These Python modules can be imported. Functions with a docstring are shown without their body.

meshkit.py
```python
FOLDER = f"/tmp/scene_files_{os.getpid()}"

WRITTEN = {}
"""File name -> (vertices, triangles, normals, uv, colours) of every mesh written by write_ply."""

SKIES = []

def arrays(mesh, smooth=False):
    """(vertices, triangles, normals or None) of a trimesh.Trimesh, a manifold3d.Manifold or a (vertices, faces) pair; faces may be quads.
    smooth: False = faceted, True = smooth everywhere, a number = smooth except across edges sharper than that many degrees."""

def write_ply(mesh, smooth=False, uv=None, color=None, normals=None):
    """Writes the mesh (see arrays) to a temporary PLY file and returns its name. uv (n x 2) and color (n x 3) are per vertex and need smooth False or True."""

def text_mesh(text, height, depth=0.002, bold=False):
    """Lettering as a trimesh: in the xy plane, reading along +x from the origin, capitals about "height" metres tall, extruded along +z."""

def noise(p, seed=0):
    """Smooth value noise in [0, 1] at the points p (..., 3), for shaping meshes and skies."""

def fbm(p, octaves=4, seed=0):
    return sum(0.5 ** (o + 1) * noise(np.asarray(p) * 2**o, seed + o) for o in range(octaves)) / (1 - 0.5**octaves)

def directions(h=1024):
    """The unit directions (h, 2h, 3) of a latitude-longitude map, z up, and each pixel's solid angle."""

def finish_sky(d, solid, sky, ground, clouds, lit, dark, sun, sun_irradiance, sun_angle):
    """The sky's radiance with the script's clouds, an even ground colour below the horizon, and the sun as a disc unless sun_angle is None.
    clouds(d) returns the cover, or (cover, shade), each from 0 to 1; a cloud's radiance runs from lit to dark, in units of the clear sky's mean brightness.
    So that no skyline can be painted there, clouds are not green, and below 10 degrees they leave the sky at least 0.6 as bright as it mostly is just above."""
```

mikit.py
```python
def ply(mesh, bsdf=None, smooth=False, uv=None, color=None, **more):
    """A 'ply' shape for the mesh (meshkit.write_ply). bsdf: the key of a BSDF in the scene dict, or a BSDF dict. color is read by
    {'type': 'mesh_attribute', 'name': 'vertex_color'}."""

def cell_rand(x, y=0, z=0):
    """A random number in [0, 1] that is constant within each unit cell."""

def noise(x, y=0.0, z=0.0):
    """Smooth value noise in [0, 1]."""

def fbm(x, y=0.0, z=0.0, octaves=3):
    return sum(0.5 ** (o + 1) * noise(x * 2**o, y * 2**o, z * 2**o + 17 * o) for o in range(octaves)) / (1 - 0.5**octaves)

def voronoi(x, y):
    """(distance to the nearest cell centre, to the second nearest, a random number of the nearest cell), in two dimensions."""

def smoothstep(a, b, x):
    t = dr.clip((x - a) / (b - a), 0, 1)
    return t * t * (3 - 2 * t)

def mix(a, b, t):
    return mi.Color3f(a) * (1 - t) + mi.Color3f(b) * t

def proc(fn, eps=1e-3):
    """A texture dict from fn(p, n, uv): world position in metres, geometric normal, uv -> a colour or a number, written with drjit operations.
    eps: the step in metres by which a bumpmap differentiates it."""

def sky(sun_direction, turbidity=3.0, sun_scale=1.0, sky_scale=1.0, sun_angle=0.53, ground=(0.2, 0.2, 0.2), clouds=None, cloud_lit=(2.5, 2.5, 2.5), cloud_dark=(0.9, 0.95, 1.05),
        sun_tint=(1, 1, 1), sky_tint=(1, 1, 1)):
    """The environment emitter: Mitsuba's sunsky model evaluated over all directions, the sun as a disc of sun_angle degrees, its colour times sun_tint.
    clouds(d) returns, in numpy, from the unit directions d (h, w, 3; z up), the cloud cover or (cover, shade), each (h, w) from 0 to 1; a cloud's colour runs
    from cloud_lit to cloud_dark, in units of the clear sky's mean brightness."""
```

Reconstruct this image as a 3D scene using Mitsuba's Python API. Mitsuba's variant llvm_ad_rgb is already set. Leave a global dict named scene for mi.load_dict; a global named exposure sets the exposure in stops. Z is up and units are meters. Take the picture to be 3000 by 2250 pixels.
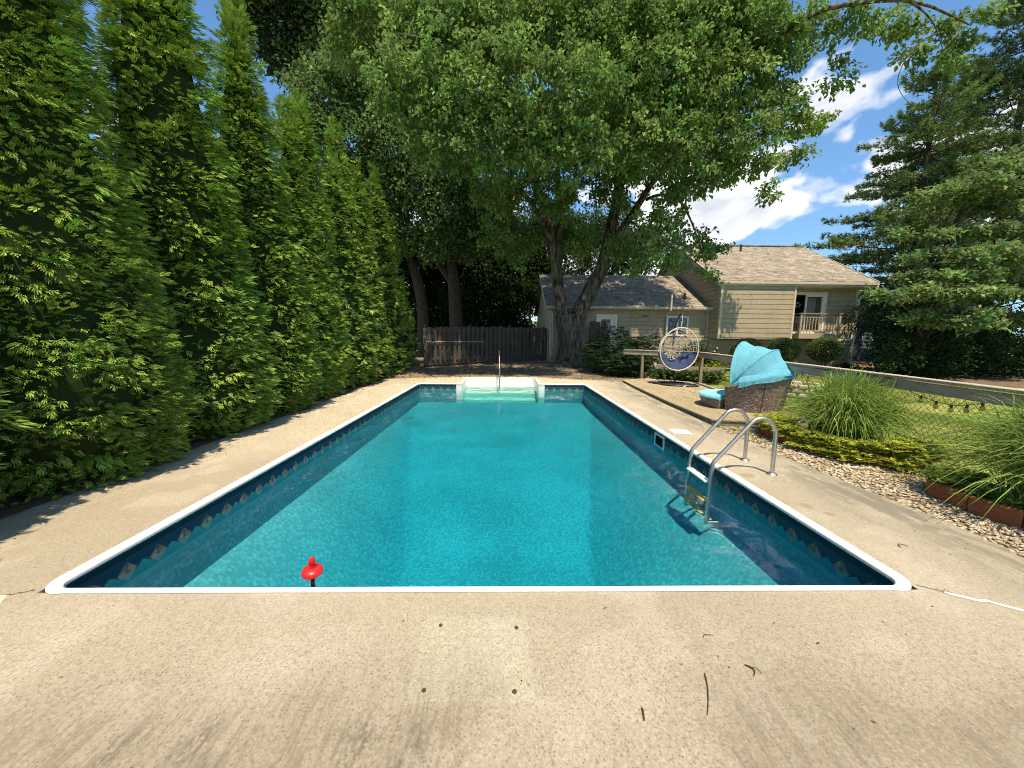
import math
import numpy as np
import trimesh, shapely
from shapely.geometry import Polygon, Point, LineString, box as sbox
import drjit as dr
import mitsuba as mi
import mikit, meshkit
from mikit import proc, noise, fbm, voronoi, smoothstep, mix, cell_rand

T = mi.ScalarTransform4f
RNG = np.random.default_rng(11)
scene, labels = {}, {}

# ------------------------------------------------------------------ camera, sky, exposure
PITCH, YAW, ROLL, CAM_H = map(float, (math.radians(7.4876), math.radians(1.0432), math.radians(0.5), 1.6))
_f = np.array([math.sin(YAW) * math.cos(PITCH), math.cos(YAW) * math.cos(PITCH), -math.sin(PITCH)])
_r = np.array([math.cos(YAW), -math.sin(YAW), 0.0])
_u = np.cross(_r, _f)
_up = -_r * math.sin(ROLL) + _u * math.cos(ROLL)
scene['camera'] = {'type': 'perspective', 'fov': math.degrees(2 * math.atan(1500 / 1085.0)), 'fov_axis': 'x', 'near_clip': 0.05, 'far_clip': 2000.0,
                   'to_world': T().look_at(origin=[0, 0, CAM_H], target=[_f[0], _f[1], CAM_H + _f[2]], up=_up.tolist())}


def clouds(d):
    q = d * np.array([4.2, 4.2, 6.5])
    w = np.stack([meshkit.fbm(q * 1.7 + 5.0, 5, 8), meshkit.fbm(q * 1.7 + 15.0, 5, 18), meshkit.fbm(q * 1.7 + 25.0, 5, 28)], -1) - .5
    n = meshkit.fbm(q + .7 * w + np.array([1.3, 7.7, 3.2]), 7, 5)
    t = 0.655 - 0.19 * np.clip((0.50 - d[..., 2]) / 0.34, 0, 1)
    m = meshkit.fbm(q * 2.2 + 1.1 * w + 9.1, 6, 3)
    return np.clip((n - t) / 0.06, 0, 1), np.clip((m - 0.40) * 3.0, 0, 1) * np.clip((n - t) / .12, 0, 1)


exposure = 2.25
scene['sky'] = mikit.sky([0.09, -0.43, 1.0], turbidity=3, clouds=clouds, cloud_lit=(2.35, 2.35, 2.4), cloud_dark=(1.3, 1.42, 1.6), sky_tint=(0.98, 1.16, 1.27), sun_tint=(1.0, 0.965, 0.88), ground=(0.12, 0.13, 0.07))

# ------------------------------------------------------------------ keys, labels


def newkey(name):
    if name not in scene and name not in labels:
        return name
    i = 1
    while f'{name}_{i:03d}' in scene or f'{name}_{i:03d}' in labels:
        i += 1
    return f'{name}_{i:03d}'


_count = {}


def partkey(parent, name):
    base = f'{parent}__{name}'
    c = _count.get(base, 0)
    _count[base] = c + 1
    return base if c == 0 else f'{base}_{c:03d}'


def thing(name, label, cat, group=None, kind=None):
    k = newkey(name)
    labels[k] = {'label': label, 'category': cat}
    if group:
        labels[k]['group'] = group
    if kind:
        labels[k]['kind'] = kind
    return k


def part(parent, name, mesh, bsdf, smooth=False, color=None, label=None, kind=None, tw=None):
    k = partkey(parent, name)
    d = mesh if isinstance(mesh, dict) else mikit.ply(mesh, bsdf, smooth, color=color)
    scene[k] = {**d, 'to_world': tw} if tw is not None else d
    if label or kind:
        labels[k] = {}
        if label:
            labels[k]['label'] = label
        if kind:
            labels[k]['kind'] = kind
    return k


def single(name, label, cat, mesh, bsdf, smooth=False, color=None, group=None, kind=None):
    k = thing(name, label, cat, group, kind)
    if kind == 'structure':
        labels[k].pop('category')
    scene[k] = mikit.ply(mesh, bsdf, smooth, color=color)
    return k


# ------------------------------------------------------------------ mesh helpers


def unit(a):
    a = np.asarray(a, float)
    return a / np.maximum(np.linalg.norm(a, axis=-1, keepdims=True), 1e-12)


class MB:
    def __init__(self):
        self.v, self.f, self.c, self.n = [], [], [], 0

    def add(self, v, f, c=None):
        v = np.asarray(v, float)
        f = np.asarray(f, int)
        if f.shape[1] == 4:
            f = np.vstack([f[:, [0, 1, 2]], f[:, [0, 2, 3]]])
        self.v.append(v)
        self.f.append(f + self.n)
        if c is not None:
            c = np.asarray(c, float)
            self.c.append(np.broadcast_to(c, v.shape))
        self.n += len(v)
        return self

    def mesh(self, m, c=None):
        return self.add(m.vertices, m.faces, c)

    def get(self):
        return (np.vstack(self.v), np.vstack(self.f))

    def col(self):
        return np.vstack(self.c)


BOXF = np.array([[0, 2, 3, 1], [4, 5, 7, 6], [0, 1, 5, 4], [2, 6, 7, 3], [0, 4, 6, 2], [1, 3, 7, 5]])


def boxv(x0, x1, y0, y1, z0, z1):
    return np.array([[x, y, z] for x in (x0, x1) for y in (y0, y1) for z in (z0, z1)], float)


def box(x0, x1, y0, y1, z0, z1):
    return boxv(x0, x1, y0, y1, z0, z1), BOXF


def bevbox(x0, x1, y0, y1, z0, z1, b=0.006):
    c, h = np.array([x0 + x1, y0 + y1, z0 + z1]) / 2, np.array([x1 - x0, y1 - y0, z1 - z0]) / 2
    b = min(b, h.min() * .8)
    p = []
    for s in np.ndindex(2, 2, 2):
        s = np.array(s) * 2 - 1
        for a in range(3):
            q = h - b
            q = q.copy()
            q[a] = h[a]
            p.append(c + s * q)
    m = trimesh.convex.convex_hull(np.array(p))
    return np.array(m.vertices), np.array(m.faces)


def bar(a, b, w, h, up=(0, 0, 1), bev=0.0):
    """a box from a to b, w across, h along up"""
    a, b = np.asarray(a, float), np.asarray(b, float)
    L = np.linalg.norm(b - a)
    y = (b - a) / L
    x = unit(np.cross(y, up))
    z = np.cross(x, y)
    v, f = (bevbox(-w / 2, w / 2, 0, L, -h / 2, h / 2, bev) if bev else box(-w / 2, w / 2, 0, L, -h / 2, h / 2))
    return a + v @ np.array([x, y, z]), f


def tube(path, r, sides=8, closed=False, caps=True):
    p = np.asarray(path, float)
    n = len(p)
    r = np.broadcast_to(np.asarray(r, float), (n,))
    if closed:
        t = unit(np.roll(p, -1, 0) - np.roll(p, 1, 0))
    else:
        t = unit(np.gradient(p, axis=0))
    a = np.array([0, 0, 1.0]) if abs(t[0][2]) < .9 else np.array([1.0, 0, 0])
    fr = []
    x = unit(np.cross(t[0], a))
    for i in range(n):
        x = unit(x - t[i] * (x @ t[i]))
        fr.append(x)
    X = np.array(fr)
    Y = np.cross(t, X)
    ang = np.arange(sides) * 2 * np.pi / sides
    v = (p[:, None] + r[:, None, None] * (np.cos(ang)[None, :, None] * X[:, None] + np.sin(ang)[None, :, None] * Y[:, None])).reshape(-1, 3)
    m = n if closed else n - 1
    i, j = np.meshgrid(np.arange(m), np.arange(sides), indexing='ij')
    i2 = (i + 1) % n
    q = np.stack([i * sides + j, i * sides + (j + 1) % sides, i2 * sides + (j + 1) % sides, i2 * sides + j], -1).reshape(-1, 4)
    f = np.vstack([q[:, [0, 1, 2]], q[:, [0, 2, 3]]])
    if caps and not closed:
        v = np.vstack([v, p[:1], p[-1:]])
        c0, c1 = len(v) - 2, len(v) - 1
        j = np.arange(sides)
        f = np.vstack([f, np.stack([np.full(sides, c0), (j + 1) % sides, j], 1),
                       np.stack([np.full(sides, c1), (n - 1) * sides + j, (n - 1) * sides + (j + 1) % sides], 1)])
    return v, f


def smoothpath(pts, n=40):
    p = np.asarray(pts, float)
    s = np.r_[0, np.cumsum(np.linalg.norm(np.diff(p, axis=0), axis=1))]
    from scipy.interpolate import PchipInterpolator
    return PchipInterpolator(s, p)(np.linspace(0, s[-1], n))


def fillet(pts, r, n=6):
    """polyline with rounded corners"""
    p = [np.asarray(q, float) for q in pts]
    r = np.broadcast_to(r, (len(p),))
    out = [p[0]]
    for i in range(1, len(p) - 1):
        a, b, c = p[i - 1], p[i], p[i + 1]
        u, w = unit(a - b), unit(c - b)
        ang = math.acos(np.clip(u @ w, -1, 1))
        d = min(r[i] / math.tan(ang / 2), np.linalg.norm(a - b) * .49, np.linalg.norm(c - b) * .49)
        rr = d * math.tan(ang / 2)
        cen = b + unit(u + w) * (rr / math.sin(ang / 2))
        s, e = b + u * d - cen, b + w * d - cen
        th = math.acos(np.clip(unit(s) @ unit(e), -1, 1))
        for k in range(n + 1):
            t = k / n
            out.append(cen + (math.sin((1 - t) * th) * s + math.sin(t * th) * e) / math.sin(th))
    out.append(p[-1])
    return np.array(out)


def lathe(prof, n=24, center=(0, 0, 0)):
    prof = np.asarray(prof, float)
    ang = np.arange(n) * 2 * np.pi / n
    v = np.stack([prof[:, None, 0] * np.cos(ang), prof[:, None, 0] * np.sin(ang), np.broadcast_to(prof[:, None, 1], (len(prof), n))], -1).reshape(-1, 3)
    i, j = np.meshgrid(np.arange(len(prof) - 1), np.arange(n), indexing='ij')
    q = np.stack([i * n + j, i * n + (j + 1) % n, (i + 1) * n + (j + 1) % n, (i + 1) * n + j], -1).reshape(-1, 4)
    return v + np.asarray(center, float), q[:, ::-1]


def grid(x0, x1, y0, y1, nx, ny, fz):
    x, y = np.meshgrid(np.linspace(x0, x1, nx), np.linspace(y0, y1, ny), indexing='ij')
    z = fz(x, y)
    v = np.stack([x, y, z], -1).reshape(-1, 3)
    i, j = np.meshgrid(np.arange(nx - 1), np.arange(ny - 1), indexing='ij')
    q = np.stack([i * ny + j, (i + 1) * ny + j, (i + 1) * ny + j + 1, i * ny + j + 1], -1).reshape(-1, 4)
    return v, q


def slab(poly, z0, z1):
    m = trimesh.util.concatenate([trimesh.creation.extrude_polygon(g, z1 - z0, engine='earcut') for g in getattr(poly, 'geoms', [poly])])
    return np.array(m.vertices) + [0, 0, z0], np.array(m.faces)


def inside(poly, xy):
    return shapely.contains_xy(poly, xy[:, 0], xy[:, 1])


def hrand(n, seed):
    return np.random.default_rng(seed).random(n)


# ------------------------------------------------------------------ materials


def B(name, d):
    scene['mat_' + name] = d
    return 'mat_' + name


def col(c):
    return {'type': 'rgb', 'value': list(map(float, c))}


def princ(name, c, rough=0.6, spec=0.4, bump=None, **k):
    d = {'type': 'principled', 'base_color': c if isinstance(c, dict) else col(c), 'roughness': rough, 'specular': spec, **k}
    if bump:
        d = {'type': 'bumpmap', 'arbitrary': bump[0], 'scale': bump[1], 'bsdf': d}
    return B(name, {'type': 'twosided', 'bsdf': d})


VC = {'type': 'mesh_attribute', 'name': 'vertex_color'}
LEAF = B('leaf', {'type': 'principledthin', 'base_color': VC, 'roughness': 0.42, 'spec_trans': 0.0, 'diff_trans': 0.7, 'eta': 1.3})
NEEDLE = B('needle', {'type': 'principledthin', 'base_color': VC, 'roughness': 0.55, 'spec_trans': 0.0, 'diff_trans': 0.25, 'eta': 1.3})
MATTE = B('matte', {'type': 'twosided', 'bsdf': {'type': 'diffuse', 'reflectance': VC}})


def deck_col(p, n, uv):
    x, y = p.x, p.y
    big = fbm(x * .55 + 3.1, y * .55, 0, 3)
    mid = fbm(x * 3.5, y * 3.5, 4.0, 3)
    fine = noise(x * 115, y * 115, 1.0)
    fine2 = noise(x * 260, y * 260, 7.0)
    d1, d2, idn = voronoi(x * 70, y * 70)
    c = mix((0.325, 0.298, 0.226), (0.28, 0.254, 0.19), smoothstep(.3, .7, big))
    c = mix(c, (0.375, 0.347, 0.28), smoothstep(.5, .75, mid) * .5)
    c = c * (0.70 + 0.34 * fine + 0.30 * fine2)
    # exposed aggregate: dark and pale grains
    ex = smoothstep(2.25, 1.7, y) * (1 - smoothstep(2.6, 3.2, dr.abs(x))) * .75 + .25
    c = mix(c, (0.15, 0.12, 0.08), dr.select(idn > .82, smoothstep(.42, .2, d1), 0.0) * ex * .55)
    c = mix(c, (0.44, 0.41, 0.345), dr.select(idn < .2, smoothstep(.45, .2, d1), 0.0) * ex * .55)
    # broom marks, worn grey-brown in front, grey algae along the outer edge
    br = noise(x * 110, y * 14, 2.0) * noise(x * 45 + 9, y * 6, 5.0)
    w = smoothstep(1.75, 1.25, y + .35 * (fbm(x * 1.7, y * 1.7, 8.0, 3) - .5)) * smoothstep(.42, .66, fbm(x * 1.3 + 1.5, y * 1.3, 2.0, 3) + .16 * smoothstep(.2, -.5, x) - .05)
    c = mix(c, (0.155, 0.13, 0.092), w * (.55 + .45 * smoothstep(.08, .5, br)) * .62)
    e = smoothstep(2.95, 3.75, x + .5 * (fbm(x * .8, y * .8, 1.0, 3) - .5)) * smoothstep(-1.0, 2.2, y)
    st = fbm(x * 9, y * 2.6 + x * 2.0, 3.0, 4) * .75 + .25 * noise(x * 45, y * 12, 3.0)
    c = mix(c, (0.15, 0.145, 0.115), e * (.30 + .70 * smoothstep(.38, .6, st)) * .9)
    ds = smoothstep(1.0, .2, dr.square((x + .42 + .25 * (mid - .5)) / .34) + dr.square((y - 1.16 + .2 * (big - .5)) / .26)) * smoothstep(.30, .62, fbm(x * 22, y * 7, 6.0, 3))
    gr = smoothstep(.30, .75, .5 * noise(x * 130, y * 90, 2.0) + .5 * noise(x * 60, y * 30, 5.0))
    c = mix(c, (0.095, 0.078, 0.055), ds * .6 * gr)
    ds = smoothstep(1.0, .3, dr.square((x + 1.25) / .5) + dr.square((y - 1.2) / .22)) * smoothstep(.35, .65, fbm(x * 16, y * 6, 9.0, 3))
    c = mix(c, (0.11, 0.09, 0.068), ds * .5 * gr)
    el = smoothstep(-3.3, -4.2, x) * .5
    c = mix(c, (0.22, 0.185, 0.135), el * smoothstep(.35, .65, st))
    # pale rectangle where a board stand once stood
    bx = smoothstep(.03, .0, dr.maximum(dr.abs(x + .15) - .27, dr.abs(y - 1.68) - .24) + .03 * (mid - .5))
    c = mix(c, c * mi.Color3f(1.10, 1.15, 1.15), bx * .9)
    # dark pin holes
    pd, _, pid = voronoi(x * 16 + 3, y * 16)
    c = mix(c, (0.06, 0.05, 0.04), dr.select(pid > .93, smoothstep(.07, .03, pd), 0.0) * .8)
    # two damp stains right of the pool
    def blob(cx, cy, rx, ry):
        return smoothstep(1.0, .7, dr.square((x - cx) / rx) + dr.square((y - cy) / ry) + .8 * (mid - .5))
    c = mix(c, (0.22, 0.175, 0.115), .6 * dr.maximum(dr.maximum(blob(2.83, 4.1, .1, .08), blob(2.90, 3.32, .05, .07)), blob(2.98, 3.16, .05, .05)))
    return c


def deck_bump(p, n, uv):
    d1, d2, idn = voronoi(p.x * 70, p.y * 70)
    return noise(p.x * 120, p.y * 120, 1.0) * .6 + smoothstep(.5, .1, d1) * .6 * idn + fbm(p.x * 6, p.y * 6, 0, 3) * .8


CONC = princ('concrete', proc(deck_col), .85, .25, bump=(proc(deck_bump), 0.0016))


def liner_col(p, n, uv):
    """printed vinyl: pebble print below, a printed border of diamonds along the top"""
    side = dr.abs(n.z) < .5
    s = dr.select(dr.abs(n.x) > .5, p.y, p.x)
    z = p.z
    ax, ay = dr.select(side, s, p.x), dr.select(side, z, p.y)
    d1, d2, idn = voronoi(ax * 26, ay * 26)
    peb = .72 + .42 * idn * smoothstep(.75, .15, d1) + .18 * noise(ax * 60, ay * 60, 3.0)
    cl = fbm(ax * 1.1, ay * 1.1, 5.0, 3)
    c = mi.Color3f(0.105, 0.31, 0.36) * peb * (.84 + .34 * cl)
    # border: dark band, zigzag, row of diamonds (period 0.25 m), centred 0.185 m below the rim
    per = .25
    k = s / per - dr.floor(s / per)
    a = dr.abs(k - .5) * 2
    h = (z + .185) / .085
    k2 = s / per * 2 - dr.floor(s / per * 2)
    zig = dr.abs(k2 - .5) * 2
    up = mix((0.016, 0.055, 0.085), (0.008, 0.026, 0.04), dr.select(z > -.085, 1.0, 0.0))
    up = mix(up, (0.035, 0.075, 0.10), smoothstep(.004, .001, dr.abs(z + .085)) * .8)
    low = mix((0.02, 0.22, 0.25), (0.012, 0.045, 0.065), smoothstep(-.05, .05, h + .25 - .55 * zig))
    band = dr.select(h > .35, up, low)
    mott = fbm(s * 22, z * 30, 2.0, 3)
    dia = smoothstep(1.0, .92, a * 1.62 + dr.abs(h) * 1.05)
    dc = mix((0.235, 0.225, 0.175), (0.13, 0.125, 0.10), smoothstep(.35, .7, mott))
    dc = mix(dc, (0.12, 0.085, 0.06), smoothstep(.30, .22, a * 1.62 + dr.abs(h) * 1.05))
    dc = mix(dc, (0.07, 0.07, 0.06), smoothstep(.05, .02, dr.abs(k - .5)) * dr.select(h > 0, .6, 0.0))
    dc = mix(dc, (0.09, 0.29, 0.27), smoothstep(-.05, -.25, h) * .75)
    band = mix(band, dc, dia)
    band = mix(band, (0.05, 0.30, 0.33), smoothstep(-.9, -1.0, h))
    band = mix(band, (0.10, 0.34, 0.36), smoothstep(.006, .002, dr.abs(z + .285)) * .7)
    return dr.select(side & (z > -.30), band, c)


LINER = princ('liner', proc(liner_col), .55, .2)
WHITE = princ('white_vinyl', proc(lambda p, n, uv: mix((0.70, 0.70, 0.68), (0.54, 0.53, 0.48), smoothstep(.52, .8, fbm(p.x * 3, p.y * 3, p.z * 9, 4)) * .5 + .12 * noise(p.x * 40, p.y * 40, p.z * 40))), .38, .5)
STEPW = princ('white_fibreglass', proc(lambda p, n, uv: mix(mix((0.70, 0.70, 0.675), (0.56, 0.63, 0.54), smoothstep(-.16, -.34, p.z)), (0.60, 0.60, 0.555), smoothstep(.5, .8, fbm(p.x * 4, p.y * 4, p.z * 12, 4)) * .5)), .35, .5)
STEEL = B('steel', {'type': 'twosided', 'bsdf': {'type': 'roughconductor', 'material': 'Al', 'alpha': 0.16, 'distribution': 'ggx', 'specular_reflectance': col((.62, .60, .56))}})
ALU = B('aluminium', {'type': 'twosided', 'bsdf': {'type': 'roughconductor', 'material': 'Al', 'alpha': 0.3, 'distribution': 'ggx', 'specular_reflectance': col((.8, .8, .8))}})
scene['water_body'] = {'type': 'homogeneous', 'albedo': 0.0, 'sigma_t': {'type': 'rgb', 'value': [0.62, 0.085, 0.040]}}
WATER = B('water', {'type': 'thindielectric', 'int_ior': 1.14, 'ext_ior': 1.0})
GLASS = B('glass', {'type': 'thindielectric', 'int_ior': 1.28, 'ext_ior': 1.0})
AMBER = princ('amber_glass', (.62, .36, .04), .1, .6)


def wood(name, c1, c2, along, scale=1.0, rough=.8):
    """weathered boards; along: 'x','y','z' grain direction"""
    def fn(p, n, uv):
        q = {'x': (p.y, p.z, p.x), 'y': (p.x, p.z, p.y), 'z': (p.x, p.y, p.z)}[along]
        g = fbm(q[0] * 60 * scale, q[1] * 60 * scale, q[2] * 2.2, 3)
        b = fbm(q[0] * 7, q[1] * 7, q[2] * .9 + 5, 3)
        c = mix(c1, c2, dr.clip(.6 * g + .6 * b - .1, 0, 1))
        return mix(c, mi.Color3f(c1) * .45, smoothstep(.62, .8, fbm(q[0] * 40, q[1] * 40, q[2] * 1.3 + 3, 3)) * .6)
    return princ(name, proc(fn), rough, .25)


PLANK = wood('deck_plank', (0.185, 0.155, 0.095), (0.335, 0.29, 0.19), 'y')
RAILW = wood('rail_wood', (0.22, 0.195, 0.15), (0.42, 0.385, 0.31), 'y')
POSTW = wood('post_wood', (0.14, 0.12, 0.085), (0.30, 0.26, 0.19), 'z')
FENCEW = wood('fence_wood', (0.035, 0.03, 0.023), (0.125, 0.108, 0.085), 'z')
BALC = wood('balcony_wood', (0.33, 0.29, 0.19), (0.42, 0.37, 0.26), 'x')
BRICK = princ('terracotta', proc(lambda p, n, uv: mix((0.30, 0.115, 0.05), (0.17, 0.065, 0.035), fbm(p.x * 9, p.y * 9, p.z * 22, 4)) * (.75 + .5 * noise(p.x * 90, p.y * 90, p.z * 90))), .9, .15)


def siding_fn(p, n, uv):
    s = dr.select(dr.abs(n.x) > .5, p.y, p.x)
    g = fbm(s * 1.4, p.z * 9, 1.0, 4)
    st = fbm(s * 6, p.z * 1.1, 4.0, 3)
    c = mix((0.44, 0.385, 0.28), (0.38, 0.33, 0.235), g)
    return mix(c, (0.24, 0.2, 0.12), smoothstep(.55, .85, st) * .35)


SIDING = princ('siding', proc(siding_fn), .75, .2)
TRIM = princ('trim', proc(lambda p, n, uv: mix((0.60, 0.56, 0.44), (0.46, 0.43, 0.33), fbm(p.x * 5, p.y * 5, p.z * 5, 3))), .6, .3)
WTRIM = princ('white_trim', (0.74, 0.73, 0.68), .5, .4)


def shingle_fn(p, n, uv):
    row = dr.floor(p.y / .115)
    f = p.y / .115 - row
    w = .14 + .12 * cell_rand(row, 1, 2)
    tab = dr.floor(p.x / w + cell_rand(row, 3, 4) * 7)
    r = cell_rand(tab, row, 9)
    r2 = cell_rand(dr.floor(p.x / .42 + row * .37), row, 5)
    c = mix((0.115, 0.106, 0.09), (0.34, 0.308, 0.25), .5 * r + .5 * r2)
    c = mix(c, (0.17, 0.155, 0.14), dr.select(cell_rand(tab, row, 21) > .82, .55, 0.0))
    c = c * (.82 + .3 * noise(p.x * 60, p.y * 60, 2.0))
    return mix(c, (0.08, 0.065, 0.05), smoothstep(.13, .0, f) * .75)


ROOF = princ('shingles', proc(shingle_fn), .9, .1, bump=(proc(lambda p, n, uv: (p.y / .115 - dr.floor(p.y / .115)) * -1.0), 0.012))


def dark_shingle_fn(p, n, uv):
    return mi.Color3f(shingle_fn(p, n, uv)) * mi.Color3f(.62, .68, .78)


ROOF2 = princ('dark_shingles', proc(dark_shingle_fn), .9, .1)


def bark_fn(p, n, uv):
    a = dr.atan2(n.y, n.x) * 5
    g = fbm(p.x * 13, p.y * 13, p.z * 2.6, 4)
    c = mix((0.035, 0.029, 0.022), (0.18, 0.16, 0.125), smoothstep(.3, .7, g))
    m = fbm(p.x * 2, p.y * 2, p.z * 1.3, 3)
    return mix(c, (0.10, 0.125, 0.06), smoothstep(.5, .75, m) * .45)


BARK = princ('bark', proc(bark_fn), .95, .1)


def lawn_fn(p, n, uv):
    b = fbm(p.x * .7, p.y * .7, 1.0, 4)
    f = noise(p.x * 35, p.y * 35, 3.0)
    c = mix((0.10, 0.15, 0.03), (0.20, 0.225, 0.065), smoothstep(.35, .65, b)) * (.6 + .8 * f)
    return mix(c, (0.22, 0.18, 0.09), smoothstep(.6, .8, fbm(p.x * 1.9, p.y * 1.9, 7.0, 3)) * .5)


LAWN = princ('lawn', proc(lawn_fn), .95, .1)


def mulch_fn(p, n, uv):
    d1, d2, idn = voronoi(p.x * 22, p.y * 30)
    c = mix((0.10, 0.075, 0.05), (0.30, 0.245, 0.175), idn * .8 + .2 * noise(p.x * 50, p.y * 50, 1.0))
    c = c * (.45 + .65 * smoothstep(.0, .35, d2 - d1))
    return mix(c, (0.10, 0.085, 0.06), smoothstep(.4, .7, fbm(p.x * .9, p.y * .9, 2.0, 3)) * .5)


MULCH = princ('mulch', proc(mulch_fn), .95, .1)
SOIL = princ('soil', proc(lambda p, n, uv: mix((0.06, 0.045, 0.03), (0.15, 0.115, 0.075), fbm(p.x * 14, p.y * 14, p.z * 14, 4))), .95, .1)
GRAVELB = princ('gravel_base', proc(lambda p, n, uv: mix((0.13, 0.10, 0.065), (0.36, 0.30, 0.21), voronoi(p.x * 34, p.y * 34)[2]) * (.5 + .6 * noise(p.x * 80, p.y * 80))), .95, .1)
STONE = B('stone', {'type': 'twosided', 'bsdf': {'type': 'principled', 'base_color': VC, 'roughness': .8, 'specular': .25}})


def wicker_fn(p, n, uv):
    a = dr.atan2(p.y - 7.95, p.x - 5.28) * 20
    rw = dr.floor(p.z / .027)
    k = a + dr.select(rw - 2 * dr.floor(rw / 2) > .5, .5, 0.0)
    r = cell_rand(dr.floor(k), rw, 3)
    c = mix((0.17, 0.125, 0.095), (0.37, 0.295, 0.235), r)
    f = p.z / .027 - rw
    g = dr.abs(k - dr.floor(k) - .5) * 2
    return c * (.35 + .65 * smoothstep(0, .3, dr.minimum(f, 1 - f))) * (.55 + .45 * smoothstep(1.0, .8, g))


WICKER = princ('wicker', proc(wicker_fn), .55, .35)
CANOPY = B('canopy_cloth', {'type': 'principledthin', 'base_color': {**proc(lambda p, n, uv: mix((0.15, 0.46, 0.60), (0.18, 0.52, 0.65), fbm(p.x * 5, p.y * 5, p.z * 5, 3)))}, 'roughness': .7, 'diff_trans': .5, 'eta': 1.3})
CUSH = princ('aqua_cushion', (0.19, 0.52, 0.58), .8, .2, sheen=.4)
NAVY = princ('navy_cushion', proc(lambda p, n, uv: mix((0.028, 0.048, 0.11), (0.045, 0.07, 0.15), fbm(p.x * 9, p.y * 9, p.z * 9, 3))), .8, .2, sheen=.4)
DKMETAL = princ('dark_metal', (0.03, 0.032, 0.036), .4, .5)
RATTAN = princ('white_rattan', (0.66, 0.60, 0.50), .6, .35)
RATTAN2 = princ('tan_rattan', (0.40, 0.31, 0.21), .6, .35)
RED = princ('red_plastic', (0.72, 0.02, 0.022), .3, .5)
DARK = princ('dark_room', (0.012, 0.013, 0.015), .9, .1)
CURTAIN = princ('curtain', (0.30, 0.30, 0.27), .9, .1)
YELLOWT = princ('yellowed_plastic', (0.55, 0.33, 0.06), .5, .35)
TWIG = princ('twig', (0.07, 0.045, 0.028), .9, .1)
SEAL = princ('sealant', (0.72, 0.71, 0.66), .6, .3)
GREYP = princ('grey_patch', proc(lambda p, n, uv: mix((0.42, 0.40, 0.35), (0.6, 0.57, 0.50), fbm(p.x * 25, p.y * 25, 1.0, 3))), .9, .1)
RUST = princ('rusty_bolt', (0.07, 0.045, 0.03), .7, .3)
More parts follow.
